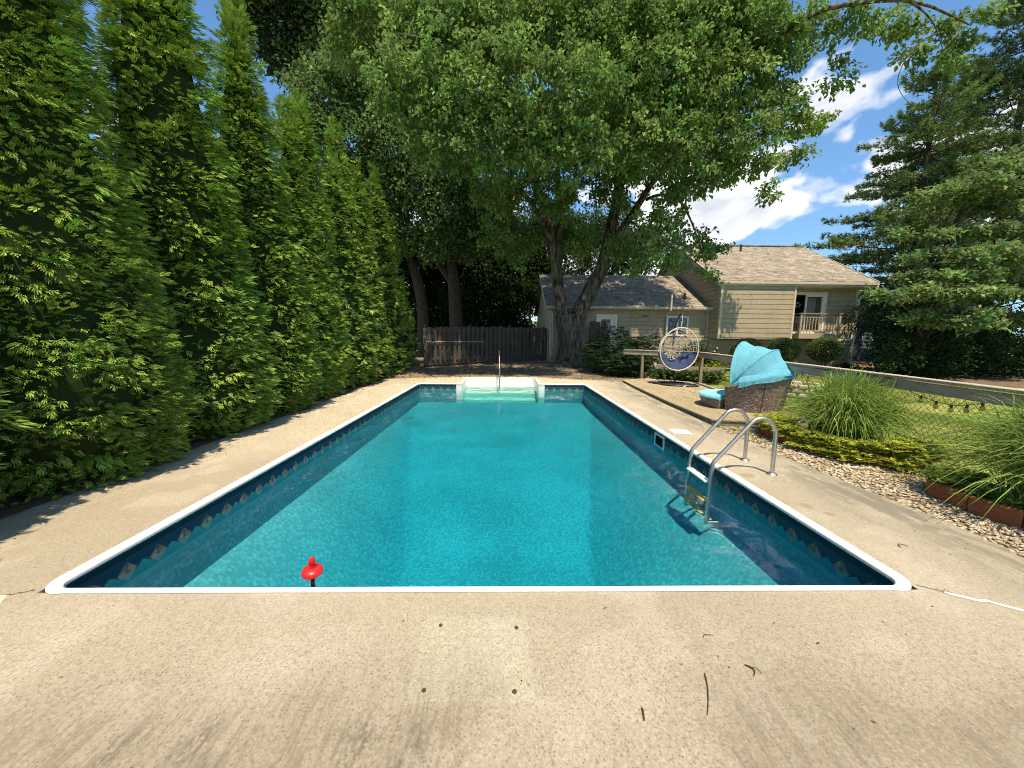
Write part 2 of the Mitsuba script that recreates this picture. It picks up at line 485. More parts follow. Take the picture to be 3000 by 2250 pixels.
FLOWER = princ('flower', (0.75, 0.72, 0.55), .7, .2)
BLUEH = princ('blue_siding', (0.07, 0.085, 0.105), .8, .2)

# ------------------------------------------------------------------ pool, deck, ground
PX0, PX1, PY0, PY1 = -2.83, 2.62, 2.166, 12.12      # inner walls
SX0, SX1, SY1 = -1.42, 1.10, 13.8                  # step alcove (inner)
WZ = -0.20

LAWN_HOLE = sbox(-3.3, 1.7, 4.25, 14.6)


def terrain(x, y):
    t = np.clip((y - 14.2) / 4.8, 0, 1)
    t = t * t * (3 - 2 * t)
    w = np.clip((7.0 - x) / 3.0, 0, 1)
    return .20 * t * w


gpoly = sbox(-420, -250, 420, 600).difference(sbox(-3.3, 1.7, 4.0, 14.4))
single('ground', 'green lawn and earth around the pool yard', 'ground', (lambda m: (m[0], m[1]))(slab(gpoly, -.4, -.045)), LAWN, kind='structure')

outer = Polygon([(-4.45, -4), (3.95, -4), (3.86, 1.0), (3.84, 2.5), (3.92, 3.0), (3.86, 3.6), (3.80, 4.5), (3.77, 5.3), (3.78, 6.4), (3.84, 8.7), (3.98, 11.2), (4.12, 12.9), (3.6, 13.25), (2.7, 13.55),
                 (1.6, 14.15), (-.2, 14.35), (-1.8, 14.25), (-3.2, 13.85), (-4.3, 13.3), (-4.42, 9), (-4.5, 4)])
hole = shapely.union(sbox(PX0 - .05, PY0 - .02, PX1 + .05, PY1 + .05), sbox(SX0 - .08, PY1 - .2, SX1 + .08, SY1 + .06))
deckk = single('pool_deck', 'tan aggregate concrete deck around the pool, worn grey at its edges', 'deck', slab(outer.difference(hole), -.12, 0), CONC, kind='structure')


def strip(pts, ws, z):
    p = np.asarray(pts, float)
    t = unit(np.gradient(p, axis=0))
    n = np.stack([-t[:, 1], t[:, 0]], 1)
    ws = np.broadcast_to(ws, (len(p),))[:, None]
    a, b = p + n * ws / 2, p - n * ws / 2
    v = np.vstack([np.c_[a, np.full(len(p), z)], np.c_[b, np.full(len(p), z)]])
    i = np.arange(len(p) - 1)
    return v, np.stack([i, i + 1, i + 1 + len(p), i + len(p)], 1)[:, ::-1]


def wob(a, b, n, amp, seed):
    t = np.linspace(0, 1, n)[:, None]
    p = np.asarray(a) * (1 - t) + np.asarray(b) * t
    r = np.random.default_rng(seed).normal(0, amp, (n, 2))
    r[0] = r[-1] = 0
    return p + r


part(deckk, 'crack', strip(wob((2.70, 2.19), (2.83, 2.10), 9, .006, 1), .006, .002), DARK)
part(deckk, 'crack', strip(wob((2.80, 2.16), (2.90, 2.06), 9, .008, 2), .004, .0024), DARK)
part(deckk, 'sealed_joint', strip(wob((2.80, 2.115), (3.95, 1.52), 26, .006, 3), np.r_[.012, .03, .028, .024, .018 + .008 * hrand(22, 4)], .0035), SEAL, label='white caulk sealing the crack right of the pool')
part(deckk, 'crack', strip(wob((-2.92, 2.17), (-3.12, 2.09), 12, .006, 5), .006, .002), DARK)
part(deckk, 'grey_patch', slab(Polygon([(-3.03, 2.125), (-3.3, 2.1), (-4.2, 1.9), (-4.2, 1.55), (-3.3, 1.86), (-2.98, 2.06)]), -.004, .003), GREYP, label='grey cement patch at the near left pool corner')
for sx, sy in ((-.35, 1.87), (.07, 1.85), (-.36, 1.49), (.05, 1.48)):
    part(deckk, 'bolt', lathe([[0, .004], [.009, .004], [.011, .001], [.011, -.004]], 12, (sx, sy, .001)), RUST)

# water: a rippled sheet
def ripples(x, y):
    z = np.zeros_like(x)
    rg = np.random.default_rng(5)
    for k in range(26):
        lam = .12 * (1.16 ** k)
        if lam > 1.6:
            break
        for _ in range(3):
            a = rg.uniform(0, 2 * np.pi)
            z += .0034 * lam ** .9 * np.sin(2 * np.pi / lam * (x * np.cos(a) + y * np.sin(a)) + rg.uniform(0, 6.3))
    m = meshkit.fbm(np.stack([x * .5, y * .35, x * 0], -1), 3, 4)
    return WZ + z * .55 * np.clip(.35 + (m - .42) * 3.2, .3, 1.5)


wv, wq = grid(PX0 - .005, PX1 + .005, PY0 - .005, PY1 + .005, 150, 270, ripples)
wv2, wq2 = grid(SX0 - .005, SX1 + .005, PY1 + .0051, SY1 + .005, 60, 40, ripples)
single('pool_water', 'clear blue rippled pool water', 'water', MB().add(wv, wq).add(wv2, wq2).get(), WATER, smooth=True, kind='structure')
scene['pool_water']['interior'] = {'type': 'ref', 'id': 'water_body'}

pool = thing('swimming_pool', 'long rectangular pool with white coping and blue printed liner', 'swimming pool')


def floor_z(x, y):
    zl = np.interp(y, [2.2, 3.5, 5.0, 10.6, 12.2], [-.64, -1.72, -1.72, -.70, -.62])
    side = np.minimum(x - PX0, PX1 - x)
    zs = -.63 - .80 * np.maximum(side - .02, 0)
    return np.maximum(zl, zs)


part(pool, 'floor', grid(PX0, PX1, PY0, PY1, 60, 90, floor_z), LINER)
wall = MB()
for a, b in (((PX0, PY0), (PX0, PY1)), ((PX1, PY0), (PX1, PY1)), ((PX0, PY0), (PX1, PY0)), ((PX0, PY1), (SX0, PY1)), ((SX1, PY1), (PX1, PY1))):
    v = np.array([[a[0], a[1], -.7], [b[0], b[1], -.7], [b[0], b[1], -.012], [a[0], a[1], -.012]])
    wall.add(v, [[0, 1, 2, 3]])
v = np.array([[SX0, PY1, -.7], [SX1, PY1, -.7], [SX1, PY1, -.66], [SX0, PY1, -.66]])
wall.add(v, [[0, 1, 2, 3]])
part(pool, 'liner_wall', wall.get(), LINER)

# coping: bullnose profile swept along the rim in sections
prof = [(-.105, .004), (-.098, .016), (-.08, .022), (-.02, .022), (-.002, .018), (.012, .006), (.014, -.008), (.006, -.022), (-.004, -.026), (-.004, -.05), (-.03, -.05)]


def coping(path):
    p = np.asarray(path, float)
    t = unit(np.gradient(p, axis=0))
    n = np.stack([-t[:, 1], t[:, 0]], 1)             # towards the water when the path runs anticlockwise
    w = [.30 + .40 * abs(n[i, 0]) if p[i, 1] < 4 else .7 for i in range(len(p))]
    v = np.array([[[p[i, 0] + n[i, 0] * o * (w[i] if o < 0 else 1), p[i, 1] + n[i, 1] * o * (w[i] if o < 0 else 1), z] for o, z in prof] for i in range(len(p))])
    m = len(prof)
    i, j = np.meshgrid(np.arange(len(p) - 1), np.arange(m - 1), indexing='ij')
    q = np.stack([i * m + j, (i + 1) * m + j, (i + 1) * m + j + 1, i * m + j + 1], -1).reshape(-1, 4)
    f = np.vstack([q[:, [0, 1, 2]], q[:, [0, 2, 3]]])
    e = np.array([[0, k, k + 1] for k in range(1, m - 1)])
    return v.reshape(-1, 3), np.vstack([f, e[:, ::-1], e + (len(p) - 1) * m])


def corner(c, a, b, r, n=10):
    return fillet([np.r_[a, 0], np.r_[c, 0], np.r_[b, 0]], [0, r, 0], n)[:, :2]


g = .0015
secs = [corner((PX0, PY0), (PX0, 2.72), (-2.30, PY0), .11), [(-2.30 + g, PY0), (-.12, PY0)], [(-.12 + g, PY0), (2.05, PY0)],
        corner((PX1, PY0), (2.05 + g, PY0), (PX1, 2.75), .11)]
ys = [2.75, 5.08, 7.41, 9.74, 11.7]
for a, b in zip(ys[:-1], ys[1:]):
    secs.append([(PX1, a + g), (PX1, b)])
secs.append(corner((PX1, PY1), (PX1, 11.7 + g), (2.3, PY1), .06, 4))
secs += [[(2.3 - g, PY1), (SX1 + .16, PY1)], [(SX0 - .16, PY1), (-2.5, PY1)]]
secs.append(corner((PX0, PY1), (-2.5 - g, PY1), (PX0, 11.7), .06, 4))
for a, b in zip(ys[:-1], ys[1:]):
    secs.append([(PX0, b - g), (PX0, a - .03 if a == 2.75 else a)])
for s in secs:
    part(pool, 'coping', coping(s), WHITE, smooth=35)

# skimmer mouth in the right wall, its lid in the deck
sk = MB()
for y0, y1, z0, z1 in ((5.86, 6.24, -.075, -.045), (5.86, 6.24, -.265, -.235), (5.86, 5.89, -.235, -.075), (6.21, 6.24, -.235, -.075)):
    sk.add(*box(PX1 - .016, PX1 + .002, y0, y1, z0, z1))
skm = part(pool, 'skimmer_frame', sk.get(), WHITE, label='white frame of the skimmer mouth in the right wall')
part(pool, 'skimmer_mouth', box(PX1 - .006, PX1 + .001, 5.89, 6.21, -.235, -.075), DARK)
lid = trimesh.creation.extrude_polygon(Polygon([(2.84, 6.24), (3.12, 6.19), (3.10, 5.95), (2.84, 5.97)]).buffer(.008), .006)
part(pool, 'skimmer_lid', (np.array(lid.vertices) + [0, 0, .0005], np.array(lid.faces)), WHITE, label='white square skimmer lid set in the deck')

# step unit at the far end
st = thing('pool_steps', 'white moulded step alcove at the far end of the pool', 'steps')
o = shapely.union(sbox(SX0 - .10, PY1 - .05, SX1 + .10, SY1 + .10).buffer(0), sbox(SX0 - .20, PY1 - .045, SX1 + .20, PY1 + .10)).buffer(.05).buffer(-.05)
rim = o.difference(sbox(SX0, PY1 - .3, SX1, SY1).buffer(-.16).buffer(.16).union(sbox(SX0, PY1 - .5, SX1, PY1 + .4)))
v, f = slab(rim, -.02, .024)
part(st, 'rim', (v, f), STEPW)
wl = MB()
path = fillet([(SX0, PY1 - .04, 0), (SX0, SY1, 0), (SX1, SY1, 0), (SX1, PY1 - .04, 0)], .16, 8)
n_ = len(path)
for z0, z1 in ((-.72, -.02),):
    v = np.vstack([path + [0, 0, z0], path + [0, 0, z1]])
    i = np.arange(n_ - 1)
    wl.add(v, np.stack([i, i + 1, i + 1 + n_, i + n_], 1))
for sx, s in ((SX0, -1), (SX1, 1)):                                   # white flanks beside the opening
    wl.add(*bevbox(min(sx, sx + s * .2), max(sx, sx + s * .2), PY1 - .045, PY1 + .02, -.72, -.02, .02))
part(st, 'alcove_wall', wl.get(), STEPW, smooth=40)
for k, (y0, z) in enumerate(((13.38, -.235), (12.98, -.42), (12.56, -.60), (12.16, -.78))):
    part(st, 'tread', bevbox(SX0 - .01, SX1 + .01, y0, SY1 + .02 if k == 0 else (13.38, 12.98, 12.56)[k - 1] + .03, z - .2, z, .022), STEPW, smooth=30)

hr = thing('step_handrail', 'slender steel handrail rising over the white pool steps', 'handrail')
hp = fillet([(-.22, 14.12, 0), (-.24, 14.12, .80), (-.235, 13.85, 1.03), (-.225, 13.35, .86), (-.205, 12.95, .45), (-.205, 12.9, -.3)], [0, .14, .14, .16, .16, 0], 6)
part(hr, 'rail', tube(hp, .0235, 12), STEEL, smooth=True)
part(hr, 'flange', lathe([[.024, .03], [.06, .018], [.065, .002], [.065, 0]], 20, (-.22, 14.12, 0)), STEEL, smooth=40)

# ladder
ld = thing('pool_ladder', 'stainless steel ladder of two arched rails at the right pool edge', 'ladder')
for y in (4.142, 4.643):
    pts = [(3.152, y, 0), (3.148, y, .53), (3.06, y, .665), (2.90, y, .675), (2.44, y, .135), (2.425, y, -.05), (2.41, y, -.62)]
    pth = fillet(pts, [0, .15, .15, .14, .1, .1, 0], 8)
    part(ld, 'rail', tube(pth, .0235, 16), STEEL, smooth=True)
    part(ld, 'flange', lathe([[.0242, .024], [.042, .02], [.056, .008], [.058, 0]], 24, (3.152, y, .0005)), STEEL, smooth=40)
for k, (z, m) in enumerate(((-.105, WHITE), (-.34, YELLOWT), (-.50, YELLOWT))):
    x = 2.425 - .012 * k
    tr = part(ld, 'tread', bevbox(x - .055, x + .035, 4.165, 4.62, z - .012, z + .012, .008), m, label='white top tread of the ladder' if k == 0 else 'yellowed tread of the ladder under water')
    for y in (4.142, 4.643):
        part(ld, 'bolt', lathe([[0, .006], [.008, .005], [.01, 0]], 10, (x, y, z)), STEEL)
for y in (4.142, 4.643):
    part(ld, 'wall_bumper', tube([(2.41, y, -.60), (2.585, y, -.60)], .016, 10), STEEL, smooth=40)

# red floating thermometer at the near edge
th = thing('pool_thermometer', 'red floating pool thermometer by the near coping', 'thermometer')
tc = np.array([-1.44, 2.60, WZ + .03])
TS = 1.12
tilt = np.array(trimesh.transformations.rotation_matrix(.16, [0.7, .5, 0])[:3, :3])
part(th, 'float', (lambda m: (m[0] * TS @ tilt.T + tc, m[1]))(lathe([[0, .062], [.018, .058], [.020, .030], [.048, .026], [.064, .010], [.066, -.006], [.050, -.022], [.018, -.028], [0, -.03]], 28)), RED, smooth=40)
part(th, 'cap', (lambda m: (m[0] * TS @ tilt.T + tc, m[1]))(lathe([[.017, .05], [.021, .066], [.021, .088], [.014, .104], [.006, .114], [.0, .116]], 20)), RED, smooth=40)
part(th, 'tube', (lambda m: (m[0] * TS @ tilt.T + tc, m[1]))(lathe([[.012, -.02], [.012, -.16], [0, -.17]], 12)), RUST, smooth=40)

# debris on the deck
def twig(name, label, pts, r, extra=None):
    m = MB().add(*tube(smoothpath(pts, 12), np.linspace(r, r * .6, 12), 6))
    for e in extra or ():
        m.add(*tube(smoothpath(e, 6), r * .6, 5))
    single(name, label, 'twig', m.get(), TWIG)


twig('twig', 'long thin dry stick lying on the concrete, right of centre', [(.962, 1.56, .005), (.938, 1.49, .006), (.908, 1.43, .006), (.868, 1.365, .005)], .0030)
twig('twig', 'short dark stick lying on the near concrete', [(.60, 1.395, .006), (.597, 1.37, .006), (.59, 1.345, .006)], .005)
twig('twig', 'small forked brown twig on the deck, right of the long stick', [(1.185, 1.605, .005), (1.21, 1.575, .008), (1.19, 1.545, .005)], .0036, [[(1.2, 1.59, .006), (1.225, 1.57, .014), (1.23, 1.55, .012)]])
twig('twig', 'curled hair-thin twig above the forked twig', [(1.07, 1.775, .004), (1.09, 1.79, .006), (1.13, 1.785, .004)], .002)
twig('twig', 'small curled twig on the deck near the right gravel', [(3.06, 2.62, .004), (3.09, 2.66, .008), (3.13, 2.63, .004)], .003)

# ------------------------------------------------------------------ wood deck
WD = Polygon([(3.86, 6.72), (3.87, 8.7), (4.0, 11.2), (4.14, 12.95), (5.25, 13.55), (6.55, 12.25), (6.3, 10.6), (6.05, 8.6), (5.85, 7.2), (5.6, 6.55), (4.9, 6.5)])
wd = thing('wood_deck', 'low deck of weathered tan planks right of the far pool', 'deck')
x = 3.60
k = 0
while x < 6.75:
    w = .138
    skew = .012
    s = Polygon([(x, 6), (x + w, 6), (x + w + skew * 7, 13.8), (x + skew * 7, 13.8)]).intersection(WD)
    for gp in getattr(s, 'geoms', [s]):
        if gp.area > .02:
            part(wd, 'plank', slab(gp, .045, .072 + .003 * hrand(1, 100 + k)[0]), PLANK)
            k += 1
    x += w + .007
part(wd, 'joist_frame', slab(WD.buffer(-.02), -.04, .04), POSTW)

# ------------------------------------------------------------------ gravel, beds
GR = Polygon([(3.80, 6.45), (3.78, 5.3), (3.81, 4.5), (3.87, 3.6), (3.93, 3.0), (3.85, 2.5), (3.87, 1.0), (3.95, -1), (4.9, -1), (4.75, 2.0), (4.45, 2.85), (4.38, 3.3), (4.45, 3.7), (5.1, 4.2), (4.8, 4.45), (4.5, 4.65), (4.3, 5.3), (4.32, 6.0), (4.6, 6.5)])
gv = single('gravel_bed', 'strip of tan river gravel beside the concrete deck', 'gravel', slab(GR.buffer(.05), -.06, -.022), GRAVELB, kind='structure')
rg = np.random.default_rng(21)
P = rg.uniform([3.76, 1.2], [5.1, 6.5], (7200, 2))
P = P[inside(GR, P)]
ico = trimesh.creation.icosphere(subdivisions=1)
iv, if_ = np.array(ico.vertices), np.array(ico.faces)
ico0 = trimesh.creation.icosphere(subdivisions=0)
iv0, if0 = np.array(ico0.vertices), np.array(ico0.faces)
order = np.argsort(P[:, 0] ** 2 + P[:, 1] ** 2)
P = P[order]
stones = []
for i, (a, b) in enumerate(P):
    s = np.array([rg.uniform(.014, .03), rg.uniform(.010, .02), rg.uniform(.006, .012)])
    r = rg.uniform(0, 6.28)
    bv = iv if i < 300 else iv0
    v = bv * (1 + .18 * rg.normal(size=(len(bv), 1))) * s
    ca, sa = math.cos(r), math.sin(r)
    v = v @ np.array([[ca, sa, 0], [-sa, ca, 0], [0, 0, 1]])
    stones.append((v + [a, b, -.014 + rg.uniform(-.006, .01)], rg.uniform(0, 1), rg.uniform(0, 1)))


def stone_col(t, u):
    a, b, c = np.array([.34, .275, .175]), np.array([.56, .50, .38]), np.array([.20, .17, .125])
    return (a * (1 - t) + b * t) * (1 - .6 * (u > .72)) + c * .6 * (u > .72)


STC = [princ(f'pebble_{i}', stone_col(t, u), .85, .2) for i, (t, u) in enumerate([(.1, .1), (.5, .1), (.9, .2), (.3, .8), (.6, .9)])]
small = MB()
for i, (v, t, u) in enumerate(stones):
    if i < 300:
        part(gv, 'pebble', (v, if_), STC[int(rg.integers(0, 5))], smooth=True)
    else:
        small.add(v, if0, stone_col(t, u))
part(gv, 'small_pebbles', small.get(), STONE, smooth=True, color=small.col(), kind='stuff', label='tan river pebbles')


def edging(name, label, pts, z1, n, seed):
    k = thing(name, label, 'garden edging')
    p = smoothpath([(a, b, 0) for a, b in pts], n + 1)[:, :2]
    r = np.random.default_rng(seed)
    for i in range(n):
        a, b = p[i], p[i + 1]
        d = unit(b - a)
        part(k, 'block', bar(np.r_[a + d * .004, z1 / 2 - .03], np.r_[b - d * .004, z1 / 2 - .03 + r.uniform(-.004, .004)], .07 + r.uniform(-.004, .004), z1 + .06 + r.uniform(-.012, .012), bev=.01), BRICK)
    return k


edging('brick_edging', 'low terracotta edging in front of the left ornamental grass', [(4.32, 6.0), (4.28, 5.4), (4.44, 4.9), (4.55, 4.65), (4.78, 4.5), (5.05, 4.25)], .13, 8, 1)
edging('brick_edging', 'low terracotta edging in front of the right ornamental grass', [(5.05, 3.75), (4.46, 3.66), (4.38, 3.34), (4.44, 2.9), (4.62, 2.3), (4.85, 1.6)], .15, 8, 2)
BED1 = Polygon([(4.34, 6.1), (4.30, 5.4), (4.46, 4.95), (4.58, 4.68), (4.8, 4.53), (5.1, 4.27), (5.25, 4.3), (5.55, 6.3), (5.0, 6.45)])
BED2 = Polygon([(5.0, 3.72), (4.48, 3.64), (4.41, 3.34), (4.47, 2.9), (4.65, 2.3), (4.88, 1.6), (5.6, 1.6), (5.15, 3.7)])
soil = single('garden_bed', 'dark planting soil behind the terracotta edging', 'soil', slab(shapely.unary_union([BED1, BED2]), -.05, .09), SOIL, kind='structure')

# far mulch bed, rising a little towards the fence and the house
mv, mq = grid(-9, 7.2, 12.7, 30, 110, 100, lambda x, y: terrain(x, y) - .03 + .035 * meshkit.fbm(np.stack([x * 2.2, y * 2.2, x * 0], -1), 4, 2))
mq = mq[~(inside(outer.buffer(-.10), mv[:, :2])[mq].any(1))]
single('mulch_bed', 'brown mulch and leaf litter under the trees at the far end', 'mulch', (mv, mq), MULCH, kind='structure')
single('hedge_soil', 'dark needle litter under the arborvitae row', 'soil', grid(-9, -4.30, -3, 19, 40, 120, lambda x, y: -.012 + .03 * meshkit.fbm(np.stack([x * 3, y * 3, x * 0], -1), 4, 9)), SOIL, kind='structure')


# ------------------------------------------------------------------ foliage generators


def leaves(C, D, N, L, W, colr, mb, fold=.25):
    """folded leaf: 4 vertices, 2 triangles each"""
    D = unit(D)
    S = unit(np.cross(D, N))
    N = np.cross(S, D)
    L = np.broadcast_to(np.asarray(L, float).reshape(-1, 1), (len(C), 1))
    W = np.broadcast_to(np.asarray(W, float).reshape(-1, 1), (len(C), 1))
    v = np.stack([C, C + D * L * .5 + S * W * .5 + N * W * fold, C + D * L - N * L * .12, C + D * L * .5 - S * W * .5 + N * W * fold], 1)
    n = len(C)
    b = np.arange(n)[:, None] * 4
    f = np.vstack([b + [0, 1, 2], b + [0, 2, 3]])
    mb.add(v.reshape(-1, 3), f, np.repeat(colr, 4, axis=0))


def lobed(C, D, N, L, colr, mb):
    """three-lobed leaf (maple like): 3 kites sharing the base"""
    D = unit(D)
    S = unit(np.cross(D, N))
    N = np.cross(S, D)
    L = np.broadcast_to(np.asarray(L, float).reshape(-1, 1), (len(C), 1))
    vs, fs = [], []
    n = len(C)
    for k, (a, s) in enumerate(((0, 1.0), (.85, .8), (-.85, .8))):
        d = D * math.cos(a) + S * math.sin(a)
        t = -D * math.sin(a) + S * math.cos(a)
        v = np.stack([C, C + d * L * s * .5 + t * L * .17 + N * L * .04, C + d * L * s - N * L * .15, C + d * L * s * .5 - t * L * .17 + N * L * .04], 1)
        b = np.arange(n)[:, None] * 4 + k * n * 4
        vs.append(v.reshape(-1, 3))
        fs += [b + [0, 1, 2], b + [0, 2, 3]]
    mb.add(np.vstack(vs), np.vstack(fs), np.tile(np.repeat(colr, 4, axis=0), (3, 1)))


def jitcol(base, n, r, dv=.28, dh=.12):
    base = np.asarray(base, float)
    v = np.exp(r.normal(0, dv, (n, 1)))
    h = 1 + r.normal(0, dh, (n, 1)) * np.array([1.0, .15, .5])
    return np.clip(base * v * h, .003, .6)


def crown(clumps, n_per_m3, L, base, r, sub=26, sig=.17, mode='leaf', droop=.4, flat=1.0, upb=.6, outer=.55):
    mb = MB()
    for c in clumps:
        cx, cy, cz, R = c[:4]
        vol = R ** 3 * flat
        n = int(max(60, n_per_m3 * vol ** .82))
        k = max(3, n // sub)
        d = unit(r.normal(size=(k, 3)))
        rad = R * (outer + (1 - outer) * r.random((k, 1))) * (.75 + .35 * r.random((k, 1)))
        S = np.array([cx, cy, cz]) + d * rad * np.array([1, 1, flat * .9])
        kc = jitcol(base, k, r, .22, .10)
        idx = r.integers(0, k, n)
        P = S[idx] + r.normal(0, sig, (n, 3)) * np.array([1, 1, .7])
        out = unit(P - np.array([cx, cy, cz - .3 * R]))
        D = unit(out * .7 + r.normal(0, .6, (n, 3)) + np.array([0, 0, -droop]))
        N = unit(np.array([0, 0, upb]) + out * .5 + r.normal(0, .45, (n, 3)))
        cl = np.clip(kc[idx] * np.exp(r.normal(0, .15, (n, 1))), .003, .6)
        Ls = L * r.uniform(.7, 1.25, n)
        if mode == 'lobed':
            lobed(P, D, N, Ls, cl, mb)
        else:
            leaves(P, D, N, Ls, Ls * .62, cl, mb)
    return mb


def limb(pts, r0, r1, n=24, sides=9, wob_=0.03, seed=0):
    p = smoothpath(pts, n)
    p[1:-1] += np.random.default_rng(seed).normal(0, wob_ * r0, (n - 2, 3))
    return tube(p, np.linspace(r0, r1, n), sides)


# ------------------------------------------------------------------ arborvitae row
def spray_proto(nf):
    """a comb of narrow curved fingers: axis along u, width along v, thickness along n"""
    vs, fs = [], []
    b = 0
    fing = [(.0, -.62, .58, .05), (.10, -.30, .80, -.06), (.06, .02, 1.0, .03), (.16, .30, .82, -.05), (.02, .58, .62, .07)]
    if nf >= 7:
        fing += [(.30, -.46, .52, .10), (.36, .50, .50, -.10)]
    for t, a, l, o in fing:
        w = .062 if nf >= 7 else .075
        d0, d1 = np.array([math.cos(a), math.sin(a)]), np.array([math.cos(a * .45), math.sin(a * .45)])
        q = np.array([-d0[1], d0[0]])
        b0 = np.array([t, 0])
        m = b0 + d0 * l * .5
        e = m + d1 * l * .5
        pts = [b0, m + q * w, e, m - q * w]
        vs += [[p[0], p[1], o * k - .18 * p[0] ** 2] for p, k in zip(pts, (0, 1, .6, 1))]
        fs += [[b, b + 1, b + 2], [b, b + 2, b + 3]]
        b += 4
    return np.array(vs), np.array(fs)


SPR7, SPR5 = spray_proto(7), spray_proto(5)


def arborvitae(label, stems, seed, detail, base=(0.235, 0.365, 0.070), sl=.15):
    """stems: (x, y, radius, height) of the columns that make one tree; a dark twiggy core carries layered fan-shaped sprays"""
    r = np.random.default_rng(seed)
    k = thing('arborvitae', label, 'arborvitae', 'arborvitae in the tall hedge row on the left')
    mb = MB()
    proto, pf = SPR7 if detail >= 2 else SPR5
    tk = MB()

    def prof_r(z, R, H):
        t = np.clip(z / H, 0, 1)
        return R * np.minimum(1, ((1 - t) / .84) ** .80) * (.74 + .26 * np.clip(z / .8, 0, 1))

    for si, (sx, sy, R, H) in enumerate(stems):
        nz, na = 40, 20
        zz = np.linspace(.02, H * .94, nz)
        th = np.arange(na) * 2 * np.pi / na
        ph = r.uniform(0, 9)
        bump = lambda z, a: 1 + .22 * (meshkit.fbm(np.stack([np.cos(a) * 1.5 + ph, np.sin(a) * 1.5 + sx, z * .9], -1), 3, seed + si) - .5) + .24 * (meshkit.noise(np.stack([np.cos(a) * 3.2 + ph, np.sin(a) * 3.2, z * 1.9], -1), seed + 7) - .5)
        Z, A = np.meshgrid(zz, th, indexing='ij')
        rr = prof_r(Z, R, H) * bump(Z, A) * .90 - .10
        rr = np.maximum(rr, .01)
        v = np.stack([sx + rr * np.cos(A), sy + rr * np.sin(A), Z], -1).reshape(-1, 3)
        i, j = np.meshgrid(np.arange(nz - 1), np.arange(na), indexing='ij')
        q = np.stack([i * na + j, i * na + (j + 1) % na, (i + 1) * na + (j + 1) % na, (i + 1) * na + j], -1).reshape(-1, 4)
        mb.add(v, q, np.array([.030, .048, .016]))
        # clumps over the surface
        area = 2 * np.pi * R * H * .80
        ncl = int(area * (36 if detail >= 1 else 18) * (1.5 if detail >= 2 else 1.2 if detail == 1 else 1.1))
        z = H * (1 - (1 - r.random(ncl) * .9995) ** .74)
        a = r.uniform(0, 2 * np.pi, ncl)
        keep = (np.cos(a + .9) > -.27) | (r.random(ncl) < .12)          # fewer sprays on the far side of the row
        z, a = z[keep], a[keep]
        rad = prof_r(z, R, H) * bump(z, a) + r.normal(-.02, .075, len(z))
        C = np.stack([sx + rad * np.cos(a), sy + rad * np.sin(a), z], 1)
        ok = np.ones(len(C), bool)
        for sj, (ox, oy, oR, oH) in enumerate(stems):
            if sj != si:
                d = np.hypot(C[:, 0] - ox, C[:, 1] - oy)
                ok &= ~((d < prof_r(C[:, 2], oR, oH) - .22) & (C[:, 2] < oH))
        C, a = C[ok], a[ok]
        m = len(C)
        ns = 11 if detail >= 1 else 8
        hz = np.stack([np.cos(a), np.sin(a), np.zeros(m)], 1)
        top = np.clip((C[:, 2] / H - .8) / .2, 0, 1)[:, None]
        axis = unit(hz * (1 - .5 * top) + np.array([0, 0, 1.0]) * r.uniform(-.30, .32, (m, 1)) + top * np.array([0, 0, 1.2]) + r.normal(0, .22, (m, 3)))
        cc = jitcol(base, m, r, .20, .10)
        ax = np.repeat(axis, ns, 0)
        sid = unit(np.cross(ax, np.array([0, 0, 1.0])))
        upv = np.cross(sid, ax)
        n = m * ns
        lat, ver = r.normal(0, .085, (n, 1)), r.normal(0, .040, (n, 1))
        Cs = np.repeat(C, ns, 0) + sid * lat + upv * ver - ax * r.uniform(.02, .15, (n, 1))
        U = unit(ax + sid * lat * 4.0 + upv * (ver * 3.0 + r.normal(.05, .18, (n, 1))))
        V = unit(np.cross(np.broadcast_to([0, 0, 1.0], U.shape), U))
        Nn = np.cross(U, V)
        phi = r.normal(0, .45, (n, 1))
        V2, N2 = V * np.cos(phi) + Nn * np.sin(phi), Nn * np.cos(phi) - V * np.sin(phi)
        Ls = (sl * r.uniform(.65, 1.25, n))[:, None, None]
        X = Cs[:, None] + Ls * (proto[None, :, :1] * U[:, None] + proto[None, :, 1:2] * V2[:, None] + proto[None, :, 2:] * N2[:, None])
        F = (pf[None] + np.arange(n)[:, None, None] * len(proto)).reshape(-1, 3)
        cs = np.clip(np.repeat(cc, ns, 0) * np.exp(r.normal(0, .10, (n, 1))), .004, .5)
        X = X.reshape(-1, 3)
        X[:, 2] = np.maximum(X[:, 2], .02)
        mb.add(X, F, np.repeat(cs, len(proto), 0))
        tk.add(*tube([(sx, sy, -.05), (sx, sy, .5), (sx, sy, H * .6)], [.09, .08, .03], 8))
    part(k, 'crown', mb.get(), NEEDLE, color=mb.col())
    part(k, 'trunk', tk.get(), BARK, smooth=True)
    return k


